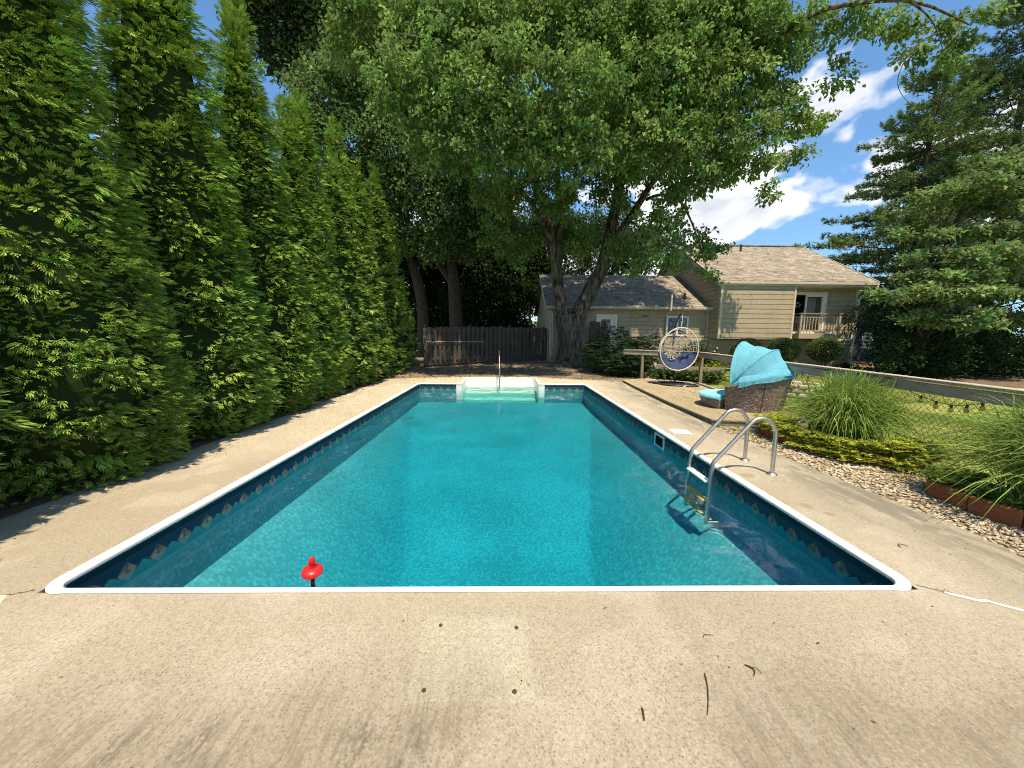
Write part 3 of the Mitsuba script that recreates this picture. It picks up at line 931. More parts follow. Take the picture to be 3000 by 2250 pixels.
ROW = [
    ('edge of an arborvitae at the very left of the photo, cut by the frame', [(-5.0, 2.2, 1.05, 6.8)], 1, .125),
    ('nearest tall arborvitae, huge at the left with its top out of frame', [(-5.1, 4.05, 1.12, 8.3), (-4.72, 4.5, .62, 3.6)], 2, .105),
    ('second tall arborvitae from the left, its tip out of frame', [(-5.1, 5.95, 1.05, 8.4), (-4.72, 6.3, .55, 3.6)], 1, .125),
    ('third arborvitae, a slim cone with its pointed tip at the top edge', [(-5.15, 7.76, 1.05, 7.8), (-4.85, 8.1, .55, 3.4)], 1, .125),
    ('arborvitae with a double tip, fourth in the row', [(-5.15, 9.27, .78, 7.0), (-5.2, 10.05, .85, 7.6), (-4.8, 9.7, .5, 3.2)], 1, .13),
    ('fifth arborvitae with a lower second tip in front', [(-5.2, 11.97, .98, 8.0), (-5.0, 11.35, .72, 6.8)], 0, .165),
    ('sixth arborvitae, partly hidden, only its narrow tip standing clear', [(-5.2, 13.49, .9, 7.55)], 0, .165),
    ('seventh arborvitae with a bright pointed tip against dark trees', [(-5.15, 15.19, 1.0, 8.0)], 0, .17),
    ('shorter shaded arborvitae near the end of the row', [(-5.1, 16.7, .85, 6.4)], 0, .17),
    ('last and lowest arborvitae beside the wooden fence', [(-4.95, 17.5, .75, 4.3)], 0, .17),
]
for i, (lab, stems, det, sl) in enumerate(ROW):
    stems = [(a + .08, b, c * 1.0, d) for a, b, c, d in stems]
    arborvitae(lab, stems, 40 + i, det, sl=sl)

# ------------------------------------------------------------------ big maple and background trees
GM = (0.205, 0.32, 0.095)
MAPLE = [[-4.91, 14.4, 12.11, 1.84], [-3.15, 14.4, 12.15, 1.95], [-1.39, 14.4, 12.04, 2.06], [-3.31, 12.4, 9.29, 1.43], [-1.49, 12.4, 9.06, 1.59], [0.22, 14.4, 12.22, 2.09], [2.0, 14.4, 12.26, 2.0], [3.79, 14.4, 12.15, 2.0], [5.57, 14.4, 12.33, 2.0], [7.37, 14.4, 12.37, 1.96], [0.34, 12.4, 9.1, 1.65], [2.05, 12.4, 9.13, 1.65], [4.05, 13.9, 10.08, 1.85], [5.81, 13.9, 10.25, 1.77], [7.58, 13.9, 10.29, 1.62], [9.15, 13.9, 10.75, 1.36], [9.26, 13.6, 9.13, 1.15], [10.39, 13.6, 9.07, 0.72], [7.86, 13.6, 8.66, 1.36], [6.12, 13.6, 8.34, 1.41], [4.5, 14.0, 8.35, 1.5], [2.28, 12.6, 7.65, 1.3], [0.51, 12.6, 7.62, 1.34], [-1.09, 12.6, 7.59, 1.3], [-2.54, 12.6, 7.84, 1.26], [-0.08, 16.5, 7.48, 1.6], [2.13, 17.0, 7.69, 1.5], [6.65, 14.5, 7.03, 1.2], [5.95, 15.2, 6.07, 1.1], [7.72, 14.0, 7.33, 1.0], [8.69, 13.5, 7.67, 0.8], [7.36, 15.0, 5.51, 0.8], [5.66, 15.2, 4.66, 0.8], [6.69, 15.0, 4.63, 0.6], [4.88, 17.5, 8.3, 1.4], [3.45, 18.3, 6.09, 0.9], [8.36, 13.6, 11.8, 1.47], [10.21, 13.6, 11.98, 0.98], [11.26, 13.2, 11.84, 0.84], [12.49, 13.2, 11.73, 0.74], [13.73, 13.2, 11.62, 0.74], [14.8, 13.2, 11.64, 0.74], [13.24, 13.2, 10.8, 0.54], [14.66, 13.2, 10.69, 0.64], [11.9, 16.1, 9.1, 0.7], [11.4, 16.8, 7.8, 0.62], [7.91, 14.8, 4.08, 0.45], [11.14, 13.9, 10.36, 0.65]]
MAPLE += [[3.9, 19.6, 6.6, 1.0], [5.9, 19.2, 6.2, 1.0], [1.2, 19.3, 6.4, 1.1], [.4, 18.6, 5.5, .9], [6.6, 18.2, 5.2, .8], [5.2, 17.6, 5.6, .7], [7.6, 17.0, 4.7, .7], [-.6, 18.0, 6.2, 1.0], [8.6, 16.2, 5.3, .7], [2.9, 20.2, 7.2, 1.1]]
for x in np.arange(-2, 10, 2.6):                                       # the top of the crown, above the frame
    MAPLE += [[x + .8, 17, 14.3, 2.2], [x, 20.5, 12.5, 2.2], [x + .5, 18, 10, 1.8]]
r = np.random.default_rng(77)
mp = thing('maple_tree', 'big maple with a forked trunk and a wide leafy crown over the far pool', 'tree')
cm = crown(MAPLE, 800, .17, GM, r, droop=.8, sig=.14, sub=36, outer=.30)
part(mp, 'crown', cm.get(), LEAF, color=cm.col())
tr = MB()
zt = np.array([0, .12, .3, .7, 1.3, 2.0, 2.5])
rt = np.array([.92, .78, .66, .58, .56, .60, .62])
na = 28
th = np.arange(na) * 2 * np.pi / na
Z, A = np.meshgrid(np.linspace(0, 2.5, 40), th, indexing='ij')
rr = np.interp(Z, zt, rt) * (1 + .10 * np.sin(A * 5 + 1) * np.exp(-Z * 1.6) + .07 * (meshkit.fbm(np.stack([np.cos(A) * 3, np.sin(A) * 3, Z * 1.2], -1), 3, 3) - .5) * 2)
ex = 1 + .25 * np.clip((Z - 1.6) / .9, 0, 1) * np.abs(np.cos(A))
v = np.stack([3.27 + rr * ex * np.cos(A), 18.95 + rr * .95 * np.sin(A), Z + .12], -1).reshape(-1, 3)
i, j = np.meshgrid(np.arange(39), np.arange(na), indexing='ij')
tr.add(v, np.stack([i * na + j, i * na + (j + 1) % na, (i + 1) * na + (j + 1) % na, (i + 1) * na + j], -1).reshape(-1, 4))
hl = trimesh.convex.convex_hull(np.array([3.27, 18.95, 2.5]) + unit(r.normal(0, 1, (80, 3))) * [.68, .52, .22])
tr.add(np.array(hl.vertices), np.array(hl.faces))
part(mp, 'trunk', tr.get(), BARK, smooth=True)
LIMBS = [
    ([(3.0, 18.95, 2.2), (2.78, 18.95, 3.2), (2.45, 18.9, 5.0), (2.05, 18.6, 6.6), (1.3, 18.2, 8.6), (.4, 17.5, 11.5)], .34, .07),
    ([(2.5, 18.9, 4.8), (2.62, 18.85, 6.3), (2.5, 18.8, 8.2), (2.2, 18.4, 12)], .20, .06),
    ([(2.2, 18.7, 6.0), (1.2, 18.0, 7.6), (-.6, 17.2, 9.0), (-2.6, 16, 10)], .14, .04),
    ([(3.5, 18.95, 2.2), (4.15, 19, 3.7), (4.85, 19, 5.2), (5.22, 18.9, 7.2), (5.45, 18.6, 9.4), (5.2, 17.8, 13)], .42, .10),
    ([(5.0, 18.95, 5.9), (5.75, 18.4, 7.0), (6.5, 17.4, 8.4), (7.6, 15.8, 10)], .22, .05),
    ([(5.3, 18.8, 7.8), (5.0, 17.6, 9.2), (4.6, 15.4, 10.4), (4.3, 12.6, 10.6)], .18, .05),
    ([(5.45, 18.6, 8.8), (6.6, 16.5, 10.2), (8.2, 14.2, 11.1), (10.2, 12.9, 11.9), (12.2, 12.5, 11.8), (14.2, 12.5, 11.2)], .17, .02),
    ([(12.2, 12.5, 11.8), (13.0, 12.4, 11.1), (13.3, 12.3, 10.2)], .035, .008),
    ([(13.3, 12.4, 10.9), (12.3, 12.3, 10.3), (12.0, 12.3, 9.5), (12.5, 12.3, 8.8)], .022, .006),
    ([(7.0, 15.9, 9.4), (8.4, 14.2, 9.2), (10.0, 13.3, 9.0)], .06, .012),
    ([(6.2, 17.2, 7.6), (6.8, 15.4, 7.0), (7.6, 15, 5.2), (7.95, 14.9, 4.0)], .07, .012),
    ([(5.6, 18.3, 6.9), (5.6, 16.4, 6.2), (5.7, 15.4, 4.9)], .06, .015),
    ([(1.4, 18.2, 8.4), (1.2, 15.5, 9.2), (1.0, 12, 9.6)], .12, .03),
    ([(.6, 17.7, 11), (-1.2, 14.5, 11.2), (-3.4, 12.8, 10.8)], .11, .03),
]
for q, (pts, a, b) in enumerate(LIMBS):
    part(mp, 'limb', limb(pts, a, b, 30, 12 if a > .15 else 7, .03, q), BARK, smooth=True)

r = np.random.default_rng(78)
TULIP = [[-8.97, 20.0, 13.31, 1.6], [-7.59, 20.0, 13.95, 1.6], [-9.52, 20.0, 11.62, 1.5], [-7.72, 20.0, 11.22, 1.6], [-5.82, 20.5, 10.84, 1.7], [-5.98, 20.5, 13.02, 1.7], [-4.78, 21.0, 9.48, 1.6], [-3.33, 21.0, 8.09, 1.5], [-6.76, 21.0, 8.98, 1.6], [-8.7, 21.0, 9.42, 1.5], [-4.24, 21.0, 11.77, 1.6], [-2.81, 21.0, 9.97, 1.6], [-1.12, 21.5, 8.52, 1.6], [0.43, 22.0, 6.95, 1.4], [-4.2, 21.5, 6.77, 1.3], [-5.98, 21.5, 7.24, 1.4], [-4.5, 21, 14.5, 2.2], [-7.5, 22.5, 8, 1.8], [-2.2, 22.5, 7.2, 1.5]]
PBARK = princ('pine_bark', proc(lambda p, n, uv: mix((0.03, 0.025, 0.02), (0.10, 0.08, 0.06), fbm(p.x * 14, p.y * 14, p.z * 4, 3))), .95, .1)
tb = thing('broadleaf_tree', 'tall broadleaf tree with pale glossy leaves behind the fence, left of the maple', 'tree')
cm = crown(TULIP, 1100, .20, (0.16, 0.25, 0.09), r, droop=.3, sig=.24, sub=20)
part(tb, 'crown', cm.get(), LEAF, color=cm.col())
part(tb, 'trunk', MB().add(*limb([(-3.0, 22.8, 0), (-3.0, 22.8, 2.5), (-3.3, 22.6, 6), (-4.2, 22, 10), (-4.6, 21.5, 14)], .46, .12, 24, 12)).get(), PBARK, smooth=True)
for q, (pts, a) in enumerate([([(-3.2, 22.7, 4.6), (-5, 22, 7.2), (-7.5, 21, 10.5)], .2), ([(-3.4, 22.6, 5.4), (-2.4, 22, 7.5), (-1.2, 21.6, 8.4)], .16)]):
    part(tb, 'limb', limb(pts, a, .05, 20, 8, .03, q), PBARK, smooth=True)

FARLEFT = [[-13.76, 25.0, 19.73, 2.0], [-11.56, 25.0, 19.78, 2.0], [-15.2, 25.0, 20.44, 1.2], [-9.33, 25.0, 20.32, 2.0], [-12.79, 25.0, 17.74, 1.4], [-14.28, 25.0, 18.22, 1.0], [-10.13, 24.0, 17.38, 1.6], [-14.62, 25.0, 22.64, 2.0], [-11.92, 25.0, 22.7, 2.4], [-8.66, 25.0, 23.02, 2.4], [-6.2, 24.5, 19.6, 2.2], [-7.4, 24, 17, 2.0]]
tb = thing('broadleaf_tree', 'dark dense tree rising behind the arborvitae tips at upper left', 'tree')
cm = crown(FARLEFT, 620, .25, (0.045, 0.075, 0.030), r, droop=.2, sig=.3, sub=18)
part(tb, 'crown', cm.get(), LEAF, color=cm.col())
part(tb, 'trunk', limb([(-5.2, 23.6, 0), (-5.2, 23.7, 3), (-6.5, 24, 8), (-9, 24.6, 14), (-11, 25, 19)], .38, .14, 24, 10), PBARK, smooth=True)
part(tb, 'limb', limb([(-9, 24.6, 14), (-12, 25, 17), (-14.2, 25, 19)], .14, .04, 16, 7), PBARK, smooth=True)

DARKT = [[-6.04, 26.0, 6.64, 2.0], [-4.03, 27.0, 4.96, 2.0], [-1.41, 27.0, 5.94, 2.2], [0.9, 27.0, 4.37, 1.6], [-6.43, 26.0, 3.57, 1.6], [-3.4, 27.0, 2.37, 1.6], [-0.08, 28.0, 2.43, 1.6], [-7.04, 25.0, 5.26, 1.6], [2.26, 28.0, 7.13, 1.6], [-4.65, 27.0, 6.85, 2.0], [-2.11, 27.5, 3.06, 1.6], [-8.5, 26, 3, 1.8], [-8.8, 26, 6.5, 2.0], [0.2, 27.5, 8.0, 2.0], [3.0, 28.5, 9.4, 1.8], [-2.2, 27, 9.2, 2.2], [-4.6, 26.5, 3.6, 1.8], [-2.0, 27, 1.4, 1.6], [-5.6, 26, 1.6, 1.6], [0.6, 27.5, 1.4, 1.5], [1.6, 28, 5.2, 1.7], [-.6, 27, 4.2, 1.8]]
tb = thing('broadleaf_tree', 'dark shaded tree filling the gap low behind the wooden fence', 'tree')
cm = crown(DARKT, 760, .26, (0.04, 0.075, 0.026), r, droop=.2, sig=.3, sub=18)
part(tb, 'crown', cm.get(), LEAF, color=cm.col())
part(tb, 'trunk', limb([(-2.2, 27.5, 0), (-2.2, 27.5, 3), (-2, 27.5, 8)], .3, .1, 14, 8), PBARK, smooth=True)
tb = thing('broadleaf_tree', 'dark leafy tree rising behind the low wing of the house', 'tree')
cm = crown([[5.0, 31, 7.4, 1.9], [7.8, 31, 7.8, 2.0], [10.4, 31.5, 8.2, 1.9], [6.4, 31, 9.8, 2.0], [9.2, 31, 10.4, 2.0], [12.4, 32, 9.6, 1.8], [4.0, 30.5, 10.2, 1.8]], 420, .25, (0.07, 0.12, 0.04), r, sig=.3, sub=18)
part(tb, 'crown', cm.get(), LEAF, color=cm.col())
part(tb, 'trunk', limb([(8, 31.4, 0), (8, 31.4, 4), (8, 31.2, 9)], .28, .1, 12, 8), PBARK, smooth=True)
tb = thing('broadleaf_tree', 'bright sunlit yellow-green tree between the maple trunk and the dark trees', 'tree')
cm = crown([[2.65, 38.0, 6.41, 1.8], [2.15, 38.0, 9.09, 1.8], [3.16, 38.0, 3.68, 1.8], [0.87, 40.0, 3.28, 1.8], [-0.62, 40.0, 5.68, 1.8], [4.12, 39.0, 7.94, 1.8], [5.5, 39, 5.5, 1.8], [1.2, 39, 1.4, 1.6], [4.4, 39, 1.5, 1.6]], 110, .28, (0.17, 0.20, 0.035), r, sig=.3, sub=16)
part(tb, 'crown', cm.get(), LEAF, color=cm.col())
part(tb, 'trunk', limb([(2.5, 39, 0), (2.5, 39, 4), (2.6, 39, 8)], .2, .06, 10, 7), PBARK, smooth=True)
tb = thing('broadleaf_tree', 'distant green tree peeking past the right corner of the house', 'tree')
cm = crown([[40.98, 42.0, 3.22, 2.2], [42.5, 42, 5.0, 2.2], [39.5, 42, 1.8, 1.8], [44.5, 42, 3.2, 2.2], [43, 42, 1.5, 2], [46, 42, 5, 2.4]], 60, .34, (0.10, 0.15, 0.04), r, sig=.35, sub=16)
part(tb, 'crown', cm.get(), LEAF, color=cm.col())
part(tb, 'trunk', limb([(42, 42.4, 0), (42, 42.4, 4)], .2, .08, 8, 7), PBARK, smooth=True)


# ------------------------------------------------------------------ pines on the right


def pine(label, x, y, H, reach, z0, seed, base, nb):
    r = np.random.default_rng(seed)
    k = thing('pine_tree', label, 'pine tree')
    lean = r.normal(0, .3, 2)
    tp = np.array([[x, y, -.1], [x, y, H * .4], [x + lean[0] * .4, y, H * .75], [x + lean[0], y, H]])
    part(k, 'trunk', limb(tp, .34, .05, 26, 10), PBARK, smooth=True)
    bm, mb = MB(), MB()
    TU, TD, TC = [], [], []
    z = z0
    while z < H - .4:
        t = (z - z0) / (H - z0)
        for _ in range(r.integers(nb - 2, nb + 2)):
            a = r.uniform(0, 2 * np.pi)
            L = reach * (1 - t) ** .75 * r.uniform(.55, 1.1) + .5
            zz = z + r.normal(0, .25)
            rise = .10 * L + (.45 * L if t > .75 else 0)
            d = np.array([math.cos(a), math.sin(a), 0])
            c0 = np.array([x + lean[0] * t, y, zz])
            s = np.linspace(0, 1, 10)[:, None]
            p = c0 + d * L * s + np.array([0, 0, 1.0]) * (rise * s ** 2.2 - .05 * L * s)
            bm.add(*tube(p, np.linspace(.05, .012, 10) * (1.2 - .6 * t), 5, caps=False))
            n = int(L * 27)
            q = .22 + .78 * r.random(n) ** .7
            side = np.array([-d[1], d[0], 0])
            w = .55 * L * .42 * np.sin(np.clip(q * 1.15, 0, 1) * np.pi) ** .7 + .12
            C = c0 + d * L * q[:, None] + np.array([0, 0, 1.0]) * (rise * q ** 2.2 - .05 * L * q)[:, None] + side * (r.uniform(-1, 1, n) * w)[:, None] + np.array([0, 0, 1.0]) * r.normal(.06, .10, n)[:, None]
            TU.append(C)
            TD.append(unit(d + side * r.normal(0, .5, (n, 1)) + np.array([0, 0, .75]) + r.normal(0, .25, (n, 3))))
            TC.append(jitcol(base, 1, r, .18, .08).repeat(n, 0))
        z += r.uniform(.5, .85)
    C, D, K = np.vstack(TU), np.vstack(TD), np.vstack(TC)
    n, nn = len(C), 9
    dirs = unit(np.repeat(D, nn, 0) * .9 + r.normal(0, .55, (n * nn, 3)))
    S = unit(np.cross(dirs, r.normal(size=(n * nn, 3))))
    L = r.uniform(.18, .34, (n * nn, 1))
    B0 = np.repeat(C, nn, 0)
    v = np.stack([B0 + S * .022, B0 - S * .022, B0 + dirs * L], 1).reshape(-1, 3)
    f = np.arange(n * nn * 3).reshape(-1, 3)
    kc = np.clip(np.repeat(K, nn, 0) * np.exp(r.normal(0, .2, (n * nn, 1))), .003, .5)
    mb.add(v, f, np.repeat(kc, 3, 0))
    part(k, 'bough', bm.get(), PBARK, smooth=True)
    part(k, 'needles', mb.get(), NEEDLE, color=mb.col(), kind='stuff')


pine('tall pine with layered boughs to the right of the house', 26.0, 24.0, 17.6, 6.6, 4.6, 5, (0.165, 0.25, 0.08), 8)
pine('taller darker pine at the far right, its tip out of frame', 32.5, 25.0, 25.5, 9.0, 5.5, 6, (0.12, 0.185, 0.072), 9)

DOG = [[17.36, 16.36, 7.45, 0.96], [17.62, 15.81, 7.17, 0.77], [18.53, 15.67, 7.29, 0.93], [19.97, 16.25, 7.27, 1.13], [20.66, 16.18, 7.22, 0.83], [20.5, 15.51, 6.84, 0.84], [22.09, 15.8, 7.15, 1.05], [15.76, 15.14, 5.73, 0.74], [16.54, 14.85, 5.56, 0.98], [18.15, 15.73, 5.9, 0.8], [19.13, 15.66, 5.94, 1.07], [20.2, 15.99, 5.98, 0.75], [20.3, 15.32, 5.99, 0.77], [21.94, 15.98, 6.25, 0.82], [22.1, 15.54, 6.07, 0.79], [16.53, 15.38, 4.79, 0.96], [17.83, 15.55, 5.11, 0.78], [18.2, 15.13, 4.82, 1.14], [17.76, 14.19, 4.55, 0.87], [18.51, 14.46, 4.9, 1.09], [19.93, 14.94, 4.97, 1.08], [20.47, 14.46, 4.67, 0.95], [22.22, 15.26, 5.18, 0.87], [16.09, 15.14, 3.96, 0.94], [16.51, 14.84, 4.16, 0.76], [17.85, 15.32, 4.07, 0.88], [17.28, 14.35, 3.93, 1.03], [19.71, 15.55, 4.21, 0.88], [19.55, 14.82, 4.11, 0.74], [20.68, 14.96, 3.86, 1.03], [22.11, 15.26, 3.95, 1.07], [14.31, 14.32, 3.33, 0.85], [14.56, 14.04, 3.15, 0.98], [15.65, 14.25, 3.41, 0.88], [15.92, 13.79, 3.37, 0.93], [16.91, 14.07, 3.13, 0.79], [17.45, 13.75, 3.31, 0.83], [18.8, 14.41, 3.4, 1.12], [19.8, 14.64, 3.34, 1.1], [20.64, 14.41, 3.46, 1.1], [20.13, 13.8, 3.18, 1.05], [14.17, 13.82, 2.29, 0.73], [15.13, 14.2, 2.16, 1.0], [16.73, 15.0, 2.51, 0.84], [17.14, 14.64, 2.24, 1.05], [17.84, 14.55, 2.55, 1.09], [17.75, 13.8, 2.12, 0.85], [19.84, 14.75, 2.31, 1.0], [20.66, 14.73, 2.32, 0.95], [21.63, 14.94, 2.52, 0.98], [20.86, 13.85, 2.38, 0.94], [18.84, 16.09, 7.91, 0.88], [18.28, 15.13, 7.5, 1.09], [19.44, 15.23, 7.44, 0.75], [20.49, 15.46, 7.81, 0.87], [21.66, 15.83, 8.09, 1.0], [20.36, 16.38, 8.91, 0.9], [19.95, 15.48, 8.25, 1.1], [20.39, 15.29, 8.19, 0.98], [21.44, 15.23, 8.02, 0.98]]
r = np.random.default_rng(79)
dg = thing('layered_tree', 'broadleaf tree with flat layered branches at the right, in front of the pines', 'tree')
DOG2 = [[a, b, c, d * (1.15 if a > 16.6 else .78)] for a, b, c, d in DOG if not (a < 15.6 and c < 2.7)] + [[a + 4.6, b + .6, c + .2, d] for a, b, c, d in DOG if a > 19]
cm = crown(DOG2, 1250, .20, (0.21, 0.30, 0.115), r, droop=.10, sig=.12, sub=30, flat=.20, upb=2.2, outer=.2)
part(dg, 'crown', cm.get(), LEAF, color=cm.col())
part(dg, 'trunk', limb([(18.6, 16.4, 0), (18.6, 16.4, 2), (18.8, 16.3, 4.5), (19.5, 16.1, 8)], .2, .05, 20, 10), PBARK, smooth=True)
for q, (a, b, c, d) in enumerate(DOG[::4]):
    part(dg, 'limb', limb([(18.65, 16.4, max(.8, c - 1.6)), ((18.7 + a) / 2, (16.4 + b) / 2, c - .5), (a, b, c - .05)], .06, .012, 12, 6, .03, q), BARK, smooth=True)

UNDER = [[17.23, 17.41, 1.65, 0.81], [18.38, 17.64, 1.54, 0.8], [19.08, 17.58, 1.46, 0.81], [20.03, 17.43, 1.61, 0.88], [20.3, 17.01, 1.7, 0.86], [22.15, 17.27, 1.67, 0.66], [23.65, 17.82, 1.57, 0.66], [24.87, 17.81, 1.59, 0.84], [16.32, 16.93, 0.59, 0.64], [18.04, 17.56, 0.5, 0.76], [19.07, 17.43, 0.64, 0.82], [19.89, 17.47, 0.78, 0.75], [21.07, 17.24, 0.55, 0.82], [21.39, 16.79, 0.82, 0.9], [22.98, 17.48, 0.59, 0.67], [23.25, 16.93, 0.76, 0.74], [24.24, 16.72, 0.54, 0.88], [17.11, 16.88, .2, 0.79], [18.31, 16.6, .2, 0.78], [18.84, 16.62, .2, 0.67], [19.49, 16.25, .2, 0.67], [21.33, 16.93, .2, 0.78], [22.18, 16.49, .2, 0.7], [23.03, 16.8, .2, 0.82], [24.44, 17.0, .2, 0.89]]
sh = thing('dark_hedge', 'dark shaded hedge under the layered tree at the right', 'hedge')
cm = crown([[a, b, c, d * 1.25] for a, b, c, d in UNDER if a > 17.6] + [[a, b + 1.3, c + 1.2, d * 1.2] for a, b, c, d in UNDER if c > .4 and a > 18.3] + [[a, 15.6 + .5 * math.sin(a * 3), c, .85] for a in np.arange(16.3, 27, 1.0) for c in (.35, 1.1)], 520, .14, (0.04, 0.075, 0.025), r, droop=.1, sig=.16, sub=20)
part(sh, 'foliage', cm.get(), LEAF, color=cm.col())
nh = thing('neighbour_house', 'dim blue-grey house wall behind the trees at the right edge', 'house')
part(nh, 'wall', box(21, 36, 26, 32, -.05, 3.2), BLUEH)
part(nh, 'window', box(25.2, 26.0, 25.95, 26.0, .9, 2.0), WTRIM)
part(nh, 'roof', (np.array([[20.6, 25.6, 3.2], [36.4, 25.6, 3.2], [36.4, 29, 5.2], [20.6, 29, 5.2], [20.6, 32.4, 3.2], [36.4, 32.4, 3.2]]), np.array([[0, 1, 2, 3], [3, 2, 5, 4]])), ROOF2)

# ------------------------------------------------------------------ house
hs = thing('house', 'tan clapboard house with a gabled brown roof, a balcony and a low left wing', 'house')


def siding(parent, x0, x1, z0, z1, y, exp, face=-1, skip=(), seed=0):
    """lapped boards facing -y, one part each; skip: (x0,x1,z0,z1) openings"""
    z = z0
    r = np.random.default_rng(seed)
    while z < z1 - .02:
        t = min(z + exp, z1)
        xs = [(x0, x1)]
        for a, b, c, d in skip:
            if c < t - .02 and d > z + .02:
                nx = []
                for p, q in xs:
                    if a > p:
                        nx.append((p, min(a, q)))
                    if b < q:
                        nx.append((max(b, p), q))
                xs = [s for s in nx if s[1] - s[0] > .02]
        for p, q in xs:
            o = r.uniform(0, .005)
            v, f = box(p, q, y - .030 - o, y + .004, z + .028, t)
            part(parent, 'siding_board', (v, np.array(f)), SIDING)
        z = t


def sidingx(parent, poly, x, exp, z0, z1):
    """lapped boards on a wall facing -x; poly in (y, z)"""
    z = z0
    while z < z1 - .02:
        t = min(z + exp, z1)
        b = poly.intersection(sbox(-100, z, 100, t))
        if not b.is_empty and b.area > .01:
            y0, y1 = b.bounds[0], b.bounds[2]
            top = poly.intersection(LineString([(-100, t), (100, t)]))
            ty0, ty1 = (top.bounds[0], top.bounds[2]) if not top.is_empty else ((y0 + y1) / 2,) * 2
            bot = poly.intersection(LineString([(-100, z + .001), (100, z + .001)]))
            by0, by1 = (bot.bounds[0], bot.bounds[2]) if not bot.is_empty else (y0, y1)
            v = np.array([[x - .026, by0, z + .028], [x - .026, by1, z + .028], [x - .024, ty1, t], [x - .024, ty0, t], [x, by0, z + .028], [x, by1, z + .028]])
            part(parent, 'siding_board', (v, np.array([[1, 0, 3, 2], [4, 0, 1, 5]])), SIDING)
        z = t


# main block: body walls
mw = part(hs, 'main_wall', MB().add(*box(10.97, 18.63, 19.81, 29.0, -.4, 1.54)).add(*box(10.97, 14.78, 19.13, 19.80, 1.55, 4.25)).add(*box(10.97, 14.97, 19.81, 29.0, 1.55, 4.25)).add(*box(16.99, 18.63, 19.81, 29.0, 1.55, 4.25)).add(*box(14.97, 16.99, 21.2, 29.0, 1.55, 4.25)).add(*box(14.97, 16.99, 19.81, 21.2, 3.98, 4.25)).get(), SIDING)
siding(mw, 11.06, 14.72, 1.57, 4.19, 19.12, .243, seed=1)
siding(mw, 14.80, 18.55, 1.57, 4.2, 19.8, .243, skip=[(14.95, 17.02, 1.8, 4.0)], seed=2)
siding(mw, 11.0, 18.55, -.05, 1.50, 19.8, .25, seed=3)
gable = Polygon([(19.1, 1.57), (28.6, 1.57), (28.6, 4.2), (24.3, 6.95), (19.1, 4.2)])
gm = trimesh.creation.extrude_polygon(Polygon([(19.14, 1.56), (28.9, 1.56), (28.9, 4.25), (24.3, 7.0), (19.14, 4.25)]), .1)
gv_ = np.array(gm.vertices)
part(hs, 'gable_wall', (np.stack([10.97 + gv_[:, 2], gv_[:, 0], gv_[:, 1]], 1), np.array(gm.faces)), SIDING)
sidingx(mw, gable, 10.965, .243, 1.57, 6.95)
for (x0, x1, y0, y1, z0, z1) in ((10.94, 11.06, 19.07, 19.12, 1.54, 4.19), (10.935, 10.965, 19.07, 19.2, 1.54, 4.19), (14.72, 14.82, 19.07, 19.12, 1.54, 4.19), (18.55, 18.66, 19.75, 19.80, -.05, 4.2), (18.645, 18.67, 19.75, 19.95, -.05, 4.2)):
    part(hs, 'corner_trim', box(x0, x1, y0, y1, z0, z1), TRIM)
part(hs, 'box_soffit', box(10.95, 14.80, 19.075, 19.8, 1.515, 1.538), TRIM)
part(hs, 'belt_trim', box(16.95, 18.6, 19.74, 19.79, 1.46, 1.56), WTRIM)
part(hs, 'belt_trim', box(10.0, 11.0, 19.9, 19.99, 1.44, 1.51), TRIM)
# roof slabs with overhang
s_ = (7.37 - 4.40) / (24.3 - 18.85)


def roofslab(x0, x1, y0, z0, y1, z1, th=.12):
    v = np.array([[x0, y0, z0], [x1, y0, z0], [x1, y1, z1], [x0, y1, z1], [x0, y0, z0 - th], [x1, y0, z0 - th], [x1, y1, z1 - th], [x0, y1, z1 - th]])
    return v, np.array([[0, 1, 2, 3], [7, 6, 5, 4], [4, 5, 1, 0], [6, 7, 3, 2], [5, 6, 2, 1], [7, 4, 0, 3]])


mr = part(hs, 'main_roof', MB().add(*roofslab(10.72, 18.92, 19.03, 4.45, 24.3, 7.37)).add(*roofslab(10.72, 18.92, 29.8, 4.405, 24.3, 7.37)).get(), ROOF)
part(mr, 'ridge_cap', bar((10.72, 24.3, 7.375), (18.92, 24.3, 7.375), .26, .05), ROOF)
part(mr, 'vent_pipe', tube([(14.35, 23.3, 6.7), (14.35, 23.3, 7.22)], .06, 10), DKMETAL)
part(hs, 'fascia', box(10.74, 18.92, 19.00, 19.03, 4.21, 4.40), TRIM)
gt = [(0, 0), (-.12, .0), (-.135, .10), (-.125, .11), (-.11, .02), (0, .02)]


def gutter(x0, x1, y, z, k=1.0):
    m = trimesh.creation.extrude_polygon(Polygon([(a * k, b) for a, b in gt]), x1 - x0)
    v = np.array(m.vertices)
    return np.stack([x0 + v[:, 2], y + v[:, 0], z + v[:, 1]], 1), np.array(m.faces)


part(hs, 'gutter', gutter(10.72, 18.95, 18.999, 4.29, .45), TRIM)
part(hs, 'soffit', box(14.82, 18.9, 19.03, 19.8, 4.185, 4.21), TRIM)
part(hs, 'soffit', box(10.74, 14.82, 19.03, 19.1, 4.195, 4.21), TRIM)
part(hs, 'verge_board', bar((10.70, 19.0, 4.36), (10.70, 24.3, 7.27), .035, .22, up=(0, -.5, 1)), TRIM)
part(hs, 'verge_board', bar((18.94, 19.0, 4.36), (18.94, 24.3, 7.27), .035, .22, up=(0, -.5, 1)), TRIM)
dp = fillet([(18.88, 18.97, 4.28), (18.88, 18.98, 4.14), (18.72, 19.72, 3.65), (18.72, 19.72, 1.5), (18.70, 19.72, .2)], .06, 5)
part(hs, 'downspout', tube(dp, .045, 8), WTRIM, smooth=40)
